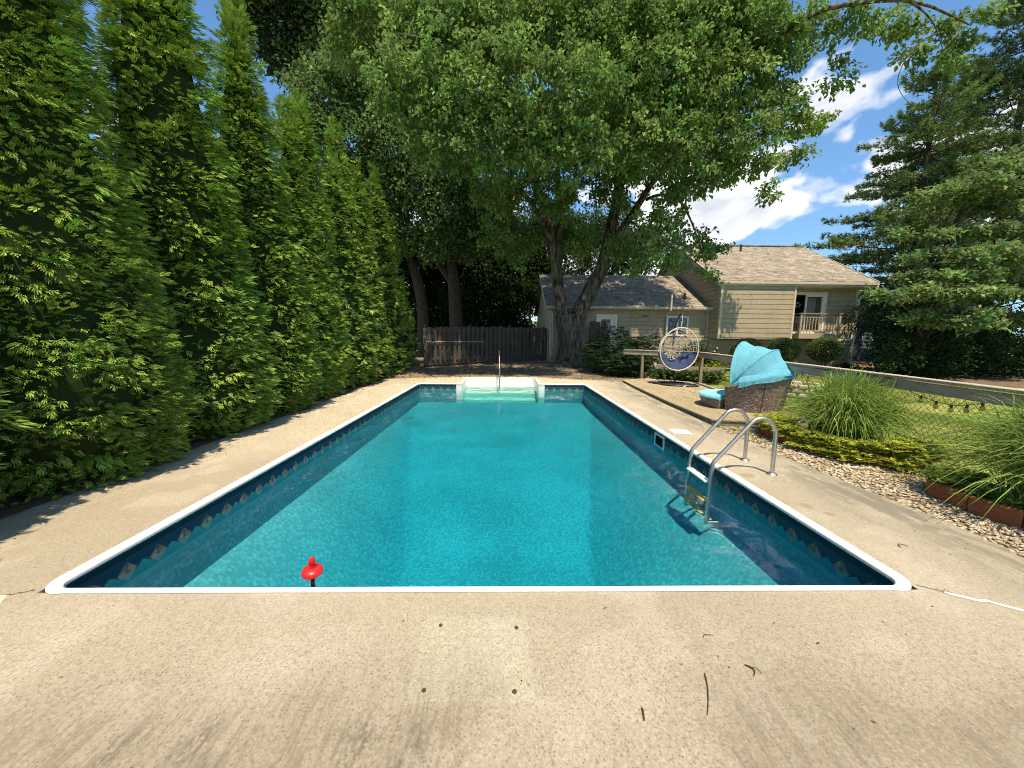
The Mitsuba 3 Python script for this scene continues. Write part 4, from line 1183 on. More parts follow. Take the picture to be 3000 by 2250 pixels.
# sliding door behind the balcony
sd = part(hs, 'sliding_door', MB().add(*box(16.90, 17.02, 19.75, 19.86, 1.84, 4.0)).add(*box(14.93, 15.02, 19.75, 19.86, 1.84, 4.0)).add(*box(15.02, 16.90, 19.75, 19.86, 3.86, 4.0)).add(*box(15.02, 16.9, 19.76, 19.86, 1.84, 1.92)).get(), WTRIM)
part(sd, 'frame', MB().add(*box(15.91, 15.98, 19.77, 19.85, 1.92, 3.86)).add(*box(16.80, 16.90, 19.775, 19.85, 1.92, 3.86)).add(*box(15.98, 16.8, 19.775, 19.85, 3.76, 3.86)).get(), WTRIM)
part(sd, 'pane', box(15.02, 15.91, 19.82, 19.826, 1.92, 3.86), GLASS)
part(sd, 'pane', box(15.98, 16.80, 19.81, 19.816, 1.92, 3.76), GLASS)
cv = np.array([[16.15 + .6 * t, 20.1 + .035 * math.sin(t * 40), z] for t in np.linspace(0, 1, 40) for z in (1.92, 3.9)])
part(sd, 'curtain', (cv, np.array([[2 * i, 2 * i + 2, 2 * i + 3, 2 * i + 1] for i in range(39)])), CURTAIN)
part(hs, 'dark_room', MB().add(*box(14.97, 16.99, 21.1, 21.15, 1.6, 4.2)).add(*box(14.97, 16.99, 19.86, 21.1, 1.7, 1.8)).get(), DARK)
# balcony
bl = part(hs, 'balcony', MB().add(*bevbox(15.03, 17.15, 18.88, 19.77, 1.56, 1.83)).get(), BALC)
for x, y in ((15.08, 18.94), (17.09, 18.94), (15.08, 19.7)):
    part(bl, 'post', box(x - .045, x + .045, y - .045, y + .045, 1.83, 2.80), BALC)
part(bl, 'top_rail', MB().add(*box(14.98, 17.2, 18.86, 19.0, 2.802, 2.86)).add(*box(15.01, 15.15, 19.0, 19.76, 2.802, 2.86)).get(), POSTW)
part(bl, 'rail', MB().add(*box(15.12, 17.05, 18.92, 18.96, 2.64, 2.70)).add(*box(15.12, 17.05, 18.92, 18.96, 1.93, 1.99)).add(*box(15.06, 15.10, 18.98, 19.66, 2.64, 2.70)).add(*box(15.06, 15.10, 18.98, 19.66, 1.93, 1.99)).get(), BALC)
for x in np.linspace(15.25, 16.95, 12):
    part(bl, 'baluster', box(x - .02, x + .02, 18.925, 18.955, 1.99, 2.64), BALC)
for y in np.linspace(19.1, 19.55, 4):
    part(bl, 'baluster', box(15.065, 15.095, y - .02, y + .02, 1.99, 2.64), BALC)
part(bl, 'box', box(15.3, 15.95, 19.2, 19.5, 1.835, 1.95), WTRIM)
part(bl, 'box', box(16.3, 17.0, 19.2, 19.5, 1.835, 1.95), WTRIM)
# wing
ww = part(hs, 'wing_wall', MB().add(*box(2.36, 4.90, 20.12, 28, .28, 3.05)).add(*box(5.94, 8.70, 20.12, 28, .28, 3.05)).add(*box(9.8, 10.96, 20.12, 28, .0, 3.05)).add(*box(4.90, 5.94, 20.12, 28, 2.73, 3.05)).add(*box(4.9, 5.94, 20.9, 28, .28, 2.73)).add(*box(8.7, 9.8, 20.9, 28, .28, 3.05)).add(*box(8.7, 9.8, 20.12, 20.9, .28, 1.68)).add(*box(8.7, 9.8, 20.12, 20.9, 2.67, 3.05)).get(), SIDING)
siding(ww, 2.46, 10.86, .33, 3.03, 20.1, .205, skip=[(4.9, 5.95, .3, 2.75), (8.68, 9.82, 1.66, 2.69)], seed=4)
part(hs, 'foundation', box(2.40, 10.95, 20.14, 28, -.3, .30), GREYP)
part(hs, 'corner_trim', box(2.345, 2.46, 20.05, 20.1, .3, 3.05), TRIM)
part(hs, 'corner_trim', box(10.85, 10.93, 20.05, 20.1, .3, 3.0), TRIM)
gm = trimesh.creation.extrude_polygon(Polygon([(20.12, .29), (28, .29), (28, 3.0), (24.0, 5.25), (20.12, 3.02)]), .08)
gv_ = np.array(gm.vertices)
part(hs, 'gable_wall', (np.stack([2.35 + gv_[:, 2], gv_[:, 0], gv_[:, 1]], 1), np.array(gm.faces)), SIDING)
wr = part(hs, 'wing_roof', MB().add(*roofslab(2.12, 10.95, 19.78, 3.16, 24.0, 5.42)).add(*roofslab(2.12, 10.95, 28.2, 3.16, 24.0, 5.42)).get(), ROOF)
part(wr, 'vent_pipe', tube([(9.85, 20.7, 3.5), (9.85, 20.7, 3.98)], .06, 10), DKMETAL)
part(hs, 'verge_board', bar((2.10, 19.8, 3.06), (2.10, 24.0, 5.32), .03, .2, up=(0, -.5, 1)), TRIM)
part(hs, 'fascia', box(2.12, 10.9, 19.76, 19.79, 3.0, 3.13), TRIM)
part(hs, 'gutter', gutter(2.1, 10.93, 19.76, 3.04), TRIM)
part(hs, 'wing_soffit', box(2.12, 10.9, 19.79, 20.1, 3.0, 3.03), TRIM)
wn = part(hs, 'window', MB().add(*box(8.66, 8.74, 20.04, 20.14, 1.64, 2.70)).add(*box(9.76, 9.84, 20.04, 20.14, 1.64, 2.70)).add(*box(8.74, 9.76, 20.04, 20.14, 2.62, 2.70)).add(*box(8.74, 9.76, 20.03, 20.14, 1.64, 1.72)).add(*box(9.20, 9.30, 20.045, 20.14, 1.72, 2.62)).get(), WTRIM)
part(wn, 'pane', box(8.74, 9.20, 20.10, 20.106, 1.72, 2.62), GLASS)
part(wn, 'pane', box(9.30, 9.76, 20.10, 20.106, 1.72, 2.62), GLASS)
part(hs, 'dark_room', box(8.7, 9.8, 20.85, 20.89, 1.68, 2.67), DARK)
dw = part(hs, 'back_door', MB().add(*box(4.86, 4.98, 20.04, 20.14, .33, 2.76)).add(*box(5.86, 5.98, 20.04, 20.14, .33, 2.76)).add(*box(4.98, 5.86, 20.04, 20.14, 2.64, 2.76)).get(), WTRIM)
part(dw, 'leaf', MB().add(*box(4.98, 5.14, 20.09, 20.13, .35, 2.64)).add(*box(5.64, 5.86, 20.09, 20.13, .35, 2.64)).add(*box(5.14, 5.64, 20.09, 20.13, 2.50, 2.64)).add(*box(5.14, 5.64, 20.09, 20.13, .35, .7)).get(), WTRIM)
part(dw, 'pane', box(5.14, 5.64, 20.11, 20.116, .7, 2.50), GLASS)
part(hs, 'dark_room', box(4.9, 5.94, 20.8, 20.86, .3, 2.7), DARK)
for x in (2.52, 8.62):
    part(hs, 'downspout', tube(fillet([(x, 19.7, 3.06), (x, 19.72, 2.95), (x, 20.02, 2.8), (x, 20.02, .6), (x, 20.0, .55), (x - .18, 19.9, .42)], .05, 4), .04, 8), TRIM, smooth=40)
part(hs, 'white_pipe', tube([(8.65, 19.58, 2.95), (8.66, 19.6, 3.78)], .05, 8), WTRIM, smooth=40)
part(hs, 'wall_lamp', box(7.28, 7.6, 20.0, 20.08, 2.66, 2.72), DKMETAL)

# ------------------------------------------------------------------ wooden fence at the far end
fa, fb = np.array([-3.72, 16.9]), np.array([2.25, 20.45])
fd = unit(fb - fa)
fn = np.array([fd[1], -fd[0]])                    # towards the camera
FL = np.linalg.norm(fb - fa)
fe = thing('wooden_fence', 'dark weathered wooden fence of upright boards at the far end', 'fence')
r = np.random.default_rng(31)
for zr in (.35, 1.05, 1.65):
    g0, g1 = terrain(*fa), terrain(*fb)
    part(fe, 'rail', bar(np.r_[fa, zr + g0], np.r_[fb, zr + g1], .045, .09), FENCEW)
s = 0.0
i = 0
while s < FL - .05:
    w = r.uniform(.125, .15)
    side = .04 if i % 2 == 0 else -.04
    c = fa + fd * (s + w / 2) + fn * side
    g0 = float(terrain(c[0], c[1]))
    tilt_ = r.normal(0, .006)
    a = np.r_[c, g0 + .06 + r.uniform(0, .03)]
    b = np.r_[c + fd * tilt_, g0 + 1.80 + r.normal(0, .018)]
    v, f = bar(a, b, w, .02, up=np.r_[fn, 0])
    part(fe, 'board', (v, f), FENCEW)
    s += w * (.80 if r.random() < .75 else 1.02)
    i += 1
for t in np.linspace(.02, .98, 4):
    c = fa + fd * FL * t - fn * .085
    part(fe, 'post', box(c[0] - .05, c[0] + .05, c[1] - .05, c[1] + .05, -.1, 1.9 + float(terrain(*c))), FENCEW)
pl = thing('skimmer_pole', 'pale net pole hung level along the left part of the wooden fence', 'pole')
a, b = fa + fn * .10 + fd * .12, fa + fn * .10 + fd * 3.05
part(pl, 'shaft', tube([np.r_[a, 1.27], np.r_[b, 1.27]], .014, 8), ALU, smooth=40)
hoop = fillet([np.r_[a, 1.27] + [0, 0, .0], np.r_[a - fd * .03, 1.50], np.r_[a - fd * .12, 1.52], np.r_[a - fd * .12, .95], np.r_[a - fd * .03, .95], np.r_[a, 1.27]], .03, 4)
part(pl, 'net_frame', tube(hoop, .009, 6), ALU, smooth=40)
part(pl, 'hook', tube([np.r_[a + fd * 1.2 - fn * .06, 1.25], np.r_[a + fd * 1.2, 1.25], np.r_[a + fd * 1.2 + fn * .02, 1.30]], .008, 6), DKMETAL)
sf = thing('wooden_fence', 'short dark fence panel behind the maple trunk, beside the shrub', 'fence')
for i in range(6):
    x = 4.35 + i * .15
    part(sf, 'board', box(x, x + .13, 19.35 + (i % 2) * .03, 19.37 + (i % 2) * .03, .1, 2.35 + .03 * math.sin(i * 2)), FENCEW)
part(sf, 'rail', box(4.3, 5.3, 19.40, 19.44, 1.9, 1.98), FENCEW)

# leaf litter on the mulch
rl = np.random.default_rng(32)
P = rl.uniform([-4.2, 13.4], [5.5, 19.5], (3600, 2))
P = P[~inside(outer.buffer(-.35), P)]
mb = MB()
n = len(P)
C = np.c_[P, terrain(P[:, 0], P[:, 1]) + .012 + .02 * rl.random(n)]
leaves(C, np.c_[rl.normal(size=(n, 2)), rl.normal(0, .25, n)], np.c_[rl.normal(0, .35, (n, 2)), np.ones(n)], rl.uniform(.05, .11, n), rl.uniform(.03, .06, n), jitcol((.22, .165, .10), n, rl, .4, .1), mb)
single('leaf_litter', 'dry brown leaves scattered over the mulch', 'leaves', mb.get(), MATTE, color=mb.col(), kind='stuff')
P = np.vstack([np.c_[-4.25 + np.abs(rl.normal(0, .28, 420)), rl.uniform(1.5, 13, 420)], np.c_[3.75 - np.abs(rl.normal(0, .22, 110)), rl.uniform(1.6, 12, 110)], np.c_[rl.uniform(-3.2, 3.6, 150), 13.9 - np.abs(rl.normal(0, .35, 150))], rl.uniform([-2.5, .8], [2.6, 2.0], (40, 2))])
P = P[inside(outer.difference(hole), P)]
mb = MB()
n = len(P)
leaves(np.c_[P, np.full(n, .004)], np.c_[rl.normal(size=(n, 2)), rl.normal(0, .12, n)], np.c_[rl.normal(0, .25, (n, 2)), np.ones(n)], rl.uniform(.008, .035, n), rl.uniform(.003, .012, n), jitcol((.13, .09, .05), n, rl, .5, .15), mb)
single('fallen_bits', 'tiny dry leaves and needles scattered along the deck edges', 'leaves', mb.get(), MATTE, color=mb.col(), kind='stuff')
single('root', 'pale surface root or stick beside the maple trunk', 'root', MB().add(*limb([(2.0, 17.6, .13), (2.6, 17.35, .17), (3.6, 17.3, .16), (4.4, 17.4, .12)], .07, .03, 14, 7, .1, 2)).get(), BARK, smooth=True)

# ------------------------------------------------------------------ rail fence with chain link
FP = lambda y: 4.61 + .16 * y
rf = thing('rail_fence', 'low timber rail fence with chain link mesh along the deck and beds', 'fence')
posts = [(5.10, 13.72), (6.60, 12.36)] + [(FP(y) + .06, y) for y in (9.3, 6.05, 2.6)]
for x, y in posts:
    part(rf, 'post', bevbox(x - .05, x + .05, y - .05, y + .05, -.2, 1.03, .006), POSTW)
poly = [(4.55, 14.2), (5.10, 13.72), (6.56, 12.36), (FP(9.3), 9.3), (FP(6.05), 6.05), (FP(2.6), 2.6), (FP(.3), .3)]
for a, b in zip(poly[:-1], poly[1:]):
    a, b = np.array(a), np.array(b)
    d = unit(b - a)
    nn = np.array([d[1], -d[0]])
    part(rf, 'cap_rail', bar(np.r_[a, 1.085], np.r_[b - d * .004, 1.085], .14, .036, bev=.006), RAILW)
    part(rf, 'face_rail', bar(np.r_[a + nn * .03, .985], np.r_[b + nn * .03 - d * .004, .985], .036, .13, bev=.005), RAILW)


def chain(a, b, z0, z1, pitch=.085, r=.0026):
    a, b = np.asarray(a, float), np.asarray(b, float)
    L = np.linalg.norm(b - a)
    d = (b - a) / L
    H = z1 - z0
    m = MB()
    for sgn in (1, -1):
        s = -H if sgn > 0 else 0.0
        while s < (L if sgn > 0 else L + H):
            t0, t1 = max(0, -sgn * s / 1.0 if sgn > 0 else s - L), H
            pts = []
            for t in np.arange(0, H + 1e-6, pitch / 2):
                u = s + sgn * t
                if 0 <= u <= L:
                    pts.append(np.r_[a + d * u, z0 + t])
            if len(pts) > 1:
                m.add(*tube([pts[0], pts[-1]], r, 3, caps=False))
            s += pitch
    return m


WIRE = princ('dark_wire', (0.05, 0.05, 0.045), .5, .4)
cl_ = MB()
for a, b, p in ((poly[4], poly[3], .085), (poly[5], poly[4], .085)):
    m = chain(np.array(a) + [.07, 0], np.array(b) + [.07, 0], 0.0, .93, p)
    cl_.add(*m.get())
part(rf, 'chain_link', cl_.get(), WIRE)
part(rf, 'low_board', bar((5.9, 14.4, .42), (7.9, 13.2, .42), .04, .16), RAILW)

# string lights on the mesh
def stringlight(label, pts, bulbs):
    k = thing('string_light', label, 'string light')
    part(k, 'cord', tube(smoothpath(pts, 40), .004, 5), DKMETAL)
    for b in bulbs:
        b = np.array(b)
        part(k, 'socket', lathe([[0, .02], [.012, .018], [.014, -.02]], 10, b + [0, 0, -.012]), DKMETAL, smooth=40)
        part(k, 'bulb', lathe([[.012, .0], [.022, -.018], [.026, -.035], [.018, -.056], [0, -.064]], 12, b + [0, 0, -.03]), AMBER, smooth=40)


bs = [(5.35, 4.61, .87), (5.32, 4.41, .835), (5.29, 4.23, .825), (5.26, 4.06, .855), (5.24, 3.91, .91)]
stringlight('string of amber bulbs sagging on the mesh between the two grasses', [(5.40, 4.95, .97)] + bs + [(5.2, 3.6, .97)], bs)
bs = [(5.72, 7.28, .92), (5.71, 7.12, .90), (5.69, 6.97, .92), (5.67, 6.8, .88)]
stringlight('string of amber bulbs on the mesh right of the daybed', [(5.74, 7.45, .99)] + bs + [(5.64, 6.5, .99)], bs)

# ------------------------------------------------------------------ daybed with canopy
DC = np.array([5.28, 7.95])
fdir = unit(np.array([-.55, .83]))
ldir = np.array([-fdir[1], fdir[0]]) * -1          # to the far right side
db = thing('daybed', 'round brown wicker daybed with a bright turquoise canopy', 'daybed')


def dpt(a, rad, z):
    """angle a from the back direction (-fdir), positive towards ldir"""
    d = -fdir * np.cos(a)[..., None] + ldir * np.sin(a)[..., None]
    return np.concatenate([DC + d * np.asarray(rad)[..., None], np.asarray(z)[..., None]], -1)


na, nz = 90, 64
A = np.linspace(-math.radians(98), math.radians(98), na)
Z = np.linspace(0, 1, nz)
AA, ZZ = np.meshgrid(A, Z, indexing='ij')
topz = .57 + .25 * np.clip(np.cos(AA), 0, 1) ** 1.1
zz = .075 + (topz - .075) * ZZ
rad = .66 + .13 * (zz / .8)
outer_s = dpt(AA, rad + .0045 * np.sin(zz / .0325 * 2 * np.pi + np.pi * (np.floor(AA * 22) % 2)), zz)
inner_s = dpt(AA, rad - .05, zz)
def gridfaces(n, m, flip=False):
    i, j = np.meshgrid(np.arange(n - 1), np.arange(m - 1), indexing='ij')
    q = np.stack([i * m + j, (i + 1) * m + j, (i + 1) * m + j + 1, i * m + j + 1], -1).reshape(-1, 4)
    return q[:, ::-1] if flip else q


shell = MB().add(outer_s.reshape(-1, 3), gridfaces(na, nz)).add(inner_s.reshape(-1, 3), gridfaces(na, nz, True))
for e in (0, na - 1):
    v = np.vstack([outer_s[e], inner_s[e]])
    shell.add(v, [[k, k + 1, nz + k + 1, nz + k] for k in range(nz - 1)])
part(db, 'shell', shell.get(), WICKER, smooth=30)
rimp = dpt(A, .66 + .13 * ((.57 + .25 * np.clip(np.cos(A), 0, 1) ** 1.1) / .8) - .025, .57 + .25 * np.clip(np.cos(A), 0, 1) ** 1.1)
part(db, 'rim', tube(rimp, .03, 8), WICKER, smooth=True)
for a in (-.75, .1, .8):
    a_ = np.array([a] * 6)
    z_ = np.linspace(.09, .57 + .25 * max(0, math.cos(a)) ** 1.1 - .03, 6)
    part(db, 'seam', tube(dpt(a_, .664 + .13 * z_ / .8, z_), .006, 5), TWIG)
sa = np.linspace(-math.radians(95), math.radians(95), 40)
seat = Polygon([tuple(p[:2]) for p in dpt(sa, np.full(40, .60), np.zeros(40))])
part(db, 'seat_base', slab(seat, .08, .27), WICKER)
part(db, 'seat_cushion', slab(seat.buffer(-.02), .27, .39), CUSH)
# canopy: cloth stretched over three arched ribs from pivots at the arms
CZ, CR, CLAT = .60, .92, .735
back_of = lambda th: 0 * th


def rib(theta, n=25, sag=0.0, R=CR):
    t = np.linspace(0, np.pi, n)
    lat, rise = -np.cos(t) * CLAT, np.sin(t) ** 1.2 * R * (.97 + .03 * back_of(theta))
    back, up = math.cos(theta), math.sin(theta)
    xy = DC + np.outer(lat, ldir) - np.outer(rise * back, fdir)
    return np.c_[xy, CZ + rise * up + .02]


th3 = [math.radians(v) for v in (16, 55, 98)]


def canopy_panel(t0, t1, n=70, m=26):
    a, b = rib(t0, n), rib(t1, n)
    v = []
    for s in np.linspace(0, 1, m):
        p = a * (1 - s) + b * s
        sag = 4 * s * (1 - s) * .045
        c = np.r_[DC, CZ]
        p = p + (c - p) * sag
        q = np.linspace(0, 1, n)
        p[:, 2] += (.010 * np.sin(q * 34 + s * 7) + .012 * np.sin(q * 13 - s * 11)) * (4 * s * (1 - s)) * np.sin(q * np.pi)
        v.append(p)
    v = np.array(v)
    v += .016 * (meshkit.fbm(v * np.array([9, 9, 4.0]), 3, 3)[..., None] - .5) * 2
    return v.reshape(-1, 3), gridfaces(m, n)


part(db, 'canopy_panel', canopy_panel(th3[0], th3[1]), CANOPY, smooth=True)
part(db, 'canopy_panel', canopy_panel(th3[1], th3[2]), CANOPY, smooth=True)
# valance gathered on the back rim
va = np.linspace(-1.35, 1.35, 90)
vz = .57 + .25 * np.clip(np.cos(va), 0, 1) ** 1.1
vt = []
for k, (dz, dr_) in enumerate(((.16, -.06), (.10, .03), (.05, .045), (.0, .035), (-.03, .04))):
    w = .006 * np.sin(va * 37 + k * 1.3) * (k > 0)
    vt.append(dpt(va, .66 + .13 * vz / .8 + dr_ + w, vz + dz + .012 * np.sin(va * 9 + k)))
part(db, 'valance', (np.array(vt).reshape(-1, 3), gridfaces(5, 90)), CANOPY, smooth=True)
for t in th3:
    part(db, 'rib', tube(rib(t, 25) + [0, 0, .004], .011, 6), CANOPY, smooth=True)
ot = thing('ottoman', 'half-round wicker ottoman with a pale aqua cushion, left of the daybed', 'ottoman')
oc = DC + fdir * .18 - ldir * .08
t_ = np.linspace(-np.pi / 2, np.pi / 2, 30)


def half(rad, off=0):
    return Polygon([tuple(oc + fdir * (math.cos(t) * rad + off) + ldir * math.sin(t) * rad) for t in t_])


mbo = MB()
lo, hi = np.array(half(.62, .02).exterior.coords)[:-1], np.array(half(.70).exterior.coords)[:-1]
m_ = len(lo)
v = np.vstack([np.c_[lo, np.full(m_, .075)], np.c_[hi, np.full(m_, .26)]])
i = np.arange(m_)
mbo.add(v, np.stack([i, (i + 1) % m_, (i + 1) % m_ + m_, i + m_], 1))
part(ot, 'base', mbo.get(), WICKER, smooth=30)
cu = MB()
lay = [(.66, .262), (.715, .275), (.73, .31), (.715, .345), (.66, .365), (.3, .372), (.01, .374)]
rows = [np.c_[np.array(half(a).exterior.coords)[:-1], np.full(m_, z)] for a, z in lay]
v = np.vstack(rows)
for k in range(len(rows) - 1):
    cu.add(np.vstack([rows[k], rows[k + 1]]), np.stack([i, (i + 1) % m_, (i + 1) % m_ + m_, i + m_], 1))
part(ot, 'cushion', cu.get(), CUSH, smooth=40)
part(ot, 'piping', tube(rows[2], .008, 6, closed=True), CUSH, smooth=True)

# ------------------------------------------------------------------ egg chair
eg = thing('hanging_egg_chair', 'open woven white egg chair with a navy cushion hanging from a curved stand', 'hanging chair')
EC = np.array([5.46, 11.58, 1.21])
ringt = np.arange(64) * 2 * np.pi / 64
ey = np.stack([EC[0] + .60 * np.cos(ringt) * (1 - .06 * np.sin(ringt)), np.full(64, EC[1]) - .10 * np.cos(ringt * 2) * 0 - .05 * np.sin(ringt), EC[2] + .67 * np.sin(ringt)], 1)
part(eg, 'front_ring', tube(ey, .019, 8, closed=True), RATTAN, smooth=True)


def eggpt(u, v):
    """u around (0..2pi), v depth 0 rim..1 back pole"""
    s = np.cos(v * np.pi / 2) ** .75
    return np.stack([EC[0] + .60 * np.cos(u) * s * (1 - .06 * np.sin(u)), EC[1] - .05 * np.sin(u) * s + .62 * np.sin(v * np.pi / 2), EC[2] + .67 * np.sin(u) * s - .06 * v], -1)


for vv in (.25, .5, .75):
    part(eg, 'hoop', tube(eggpt(ringt[::2], np.full(32, vv)), .009, 6, closed=True), RATTAN, smooth=True)
for uu in np.linspace(0, 2 * np.pi, 10)[:-1] + .2:
    vs_ = np.linspace(0, 1, 12)
    part(eg, 'stave', tube(eggpt(np.full(12, uu), vs_), .010, 6), RATTAN, smooth=True)
re_ = np.random.default_rng(12)
wv_ = MB()
for _ in range(110):
    u0, v0 = re_.uniform(0, 6.28), re_.uniform(0, .95)
    u1, v1 = u0 + re_.normal(0, .45), np.clip(v0 + re_.normal(0, .28), 0, .98)
    s_2 = np.linspace(0, 1, 6)
    wv_.add(*tube(eggpt(u0 + (u1 - u0) * s_2, v0 + (v1 - v0) * s_2), .0065, 5, caps=False))
part(eg, 'weave', wv_.get(), RATTAN, smooth=True)
bt = MB()
for _ in range(26):
    u0 = re_.uniform(3.6, 5.8)
    s_2 = np.linspace(0, 1, 6)
    u1 = u0 + re_.normal(0, .5)
    bt.add(*tube(eggpt(u0 + (u1 - u0) * s_2, np.clip(.0 + .5 * s_2, 0, 1)) + [0, 0, -.02], .008, 5, caps=False))
part(eg, 'lower_weave', bt.get(), RATTAN2, smooth=True)
cu = []
nu, nv = 46, 14
for a in np.linspace(math.radians(188), math.radians(352), nu):
    row = []
    for b in np.linspace(0, 1, nv):
        p = eggpt(np.array(a), np.array(.04 + .62 * b)).ravel()
        inward = unit(EC + [0, .12, .12] - p)
        tuft = .10 + .035 * math.cos(a * 9) * math.cos(b * 9)
        edge = min(1, 6 * min(b, 1 - b) + .1) * min(1, 6 * min((a - math.radians(188)) / 2.86, (math.radians(352) - a) / 2.86) + .15)
        row.append(p + inward * (.02 + tuft * edge * 1.5))
    cu.append(row)
cu = np.array(cu)
back_ = np.array([[eggpt(np.array(a), np.array(.04 + .62 * b)).ravel() for b in np.linspace(0, 1, nv)] for a in np.linspace(math.radians(188), math.radians(352), nu)])
part(eg, 'cushion', MB().add(cu.reshape(-1, 3), gridfaces(nu, nv)).add(back_.reshape(-1, 3), gridfaces(nu, nv, True)).get(), NAVY, smooth=True)
pole = smoothpath([(5.62, 12.05, .09), (5.62, 12.30, .6), (5.63, 12.42, 1.2), (5.64, 12.40, 1.8), (5.64, 12.2, 2.2), (5.62, 11.95, 2.33), (5.58, 11.78, 2.29)], 40)
part(eg, 'pole', tube(pole, .026, 10), DKMETAL, smooth=True)
part(eg, 'chain', tube([(5.58, 11.78, 2.29), (5.50, 11.62, 1.88)], .008, 6), ALU)
bc = np.array([5.45, 11.72])
bt_ = np.linspace(.35, 2 * np.pi - .35, 40)
part(eg, 'base_ring', tube(np.c_[bc[0] + .50 * np.cos(bt_ - 1.2), bc[1] + .52 * np.sin(bt_ - 1.2), np.full(40, .10)], .024, 8), DKMETAL, smooth=True)
part(eg, 'base_foot', tube(fillet([(4.90, 12.15, .10), (4.84, 11.9, .10), (4.98, 11.6, .10)], .1, 5), .025, 8), DKMETAL, smooth=True)
part(eg, 'base_foot', tube(fillet([(5.55, 11.15, .10), (5.95, 11.15, .10), (6.02, 11.55, .10), (5.75, 11.75, .10)], .14, 5), .025, 8), DKMETAL, smooth=True)
part(eg, 'base_plate', lathe([[0, .088], [.36, .088], [.36, .078], [0, .078]], 30, (bc[0], bc[1] + .1, 0)), DKMETAL)

# ------------------------------------------------------------------ shrubs, hostas, grasses, ground cover
r = np.random.default_rng(90)


def rosettes(C, r, L, W, base, nl, tilt, mb, fold=.2):
    n = len(C)
    a0 = r.uniform(0, 6.28, n)
    for k in range(nl):
        a = a0 + k * 2 * np.pi / nl + r.normal(0, .2, n)
        D = unit(np.c_[np.cos(a), np.sin(a), tilt + r.normal(0, .25, n)])
        N = unit(np.c_[-np.cos(a) * .4, -np.sin(a) * .4, np.ones(n)] + r.normal(0, .2, (n, 3)))
        leaves(C, D, N, L * r.uniform(.75, 1.2, n), W * r.uniform(.8, 1.2, n), jitcol(base, n, r, .22, .10), mb, fold)


def shell_pts(c, R, n, r, rz=None, inner=.55):
    d = unit(r.normal(size=(n, 3)))
    rad = R * (inner + (1 - inner) * r.random((n, 1)) ** .6)
    return np.asarray(c) + d * rad * np.array([1, 1, (rz or R) / R])


sb = thing('rhododendron', 'large dark-leaved shrub between the maple trunk and the wood deck', 'shrub')
mb = MB()
for c, R, rz, n in (((4.6, 16.0, 1.1), 1.0, .95, 420), ((3.9, 15.6, .75), .8, .7, 260), ((5.4, 15.4, .8), .9, .8, 300), ((6.0, 15.6, 1.0), .8, .75, 220), ((5.0, 14.6, .55), .75, .55, 240), ((4.5, 14.8, .4), .6, .45, 160)):
    rosettes(shell_pts(c, R, n, r, rz), r, .15, .052, (0.05, 0.095, 0.035), 7, .15, mb)
part(sb, 'foliage', mb.get(), LEAF, color=mb.col())
part(sb, 'stem', MB().add(*limb([(4.7, 15.8, 0), (4.7, 15.8, .5), (4.6, 16, 1.2)], .04, .015)).add(*limb([(5.3, 15.4, 0), (5.4, 15.4, .8)], .03, .012)).add(*limb([(4.3, 15.4, 0), (4.0, 15.6, .8)], .03, .012)).get(), BARK)

for lab, c in (('round clipped shrub behind the canopy, left of the three below the box bay', (11.75, 17.9, .95)), ('round clipped shrub in the middle of the three by the house', (13.45, 17.8, 1.0)), ('round clipped shrub on bare stems, right of the three by the house', (15.5, 17.8, 1.05))):
    k = thing('clipped_shrub', lab, 'shrub', 'round clipped shrubs in front of the house')
    mb = MB()
    R = .68
    P = shell_pts(c, R, 5200, r, .58, .8) + r.normal(0, .02, (5200, 3))
    out = unit(P - np.array(c))
    leaves(P, unit(out + r.normal(0, .6, P.shape)), unit(out + np.array([0, 0, .5]) + r.normal(0, .4, P.shape)), r.uniform(.05, .085, len(P)), r.uniform(.03, .045, len(P)), jitcol((0.13, 0.185, 0.065), len(P), r, .3, .1), mb)
    s = trimesh.creation.icosphere(subdivisions=3)
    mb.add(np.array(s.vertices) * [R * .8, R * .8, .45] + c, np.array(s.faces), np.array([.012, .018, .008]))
    part(k, 'foliage', mb.get(), LEAF, color=mb.col())
    stm = MB()
    for a in np.linspace(0, 6, 7):
        stm.add(*limb([(c[0] - .1 + .05 * math.cos(a), c[1] + .05 * math.sin(a), -.1), (c[0] - .05 + .2 * math.cos(a), c[1] + .2 * math.sin(a), .5), (c[0] + .3 * math.cos(a), c[1] + .3 * math.sin(a), .9)], .022, .012, 8, 6))
    part(k, 'stem', stm.get(), BARK)

# hostas and daylily clumps between deck and house
def hosta(label, c, R, n, base, L=.2, name='hosta', cat='plant', group='leafy plants behind the deck fence'):
    k = thing(name, label, cat, group)
    mb = MB()
    m = n
    P = np.asarray(c) + np.c_[r.normal(0, R * .25, (m, 2)), np.zeros(m)]
    a = r.uniform(0, 6.28, m)
    e = r.uniform(.3, 1.3, m)
    D = np.c_[np.cos(a) * np.cos(e), np.sin(a) * np.cos(e), np.sin(e)]
    ln = r.uniform(.5, 1.0, m) * R
    T_ = P + D * ln[:, None]
    leaves(T_, unit(np.c_[np.cos(a), np.sin(a), -.2 + r.normal(0, .3, m)]), unit(np.c_[np.cos(a) * .3, np.sin(a) * .3, np.ones(m)]), L * r.uniform(.7, 1.2, m), L * .55 * r.uniform(.8, 1.2, m), jitcol(base, m, r, .22, .1), mb, .15)
    leaves(P, D, unit(r.normal(size=(m, 3))), ln, ln * .06, jitcol(np.array(base) * .8, m, r, .2, .05), mb, 0)
    part(k, 'leaves', mb.get(), LEAF, color=mb.col())
    return k


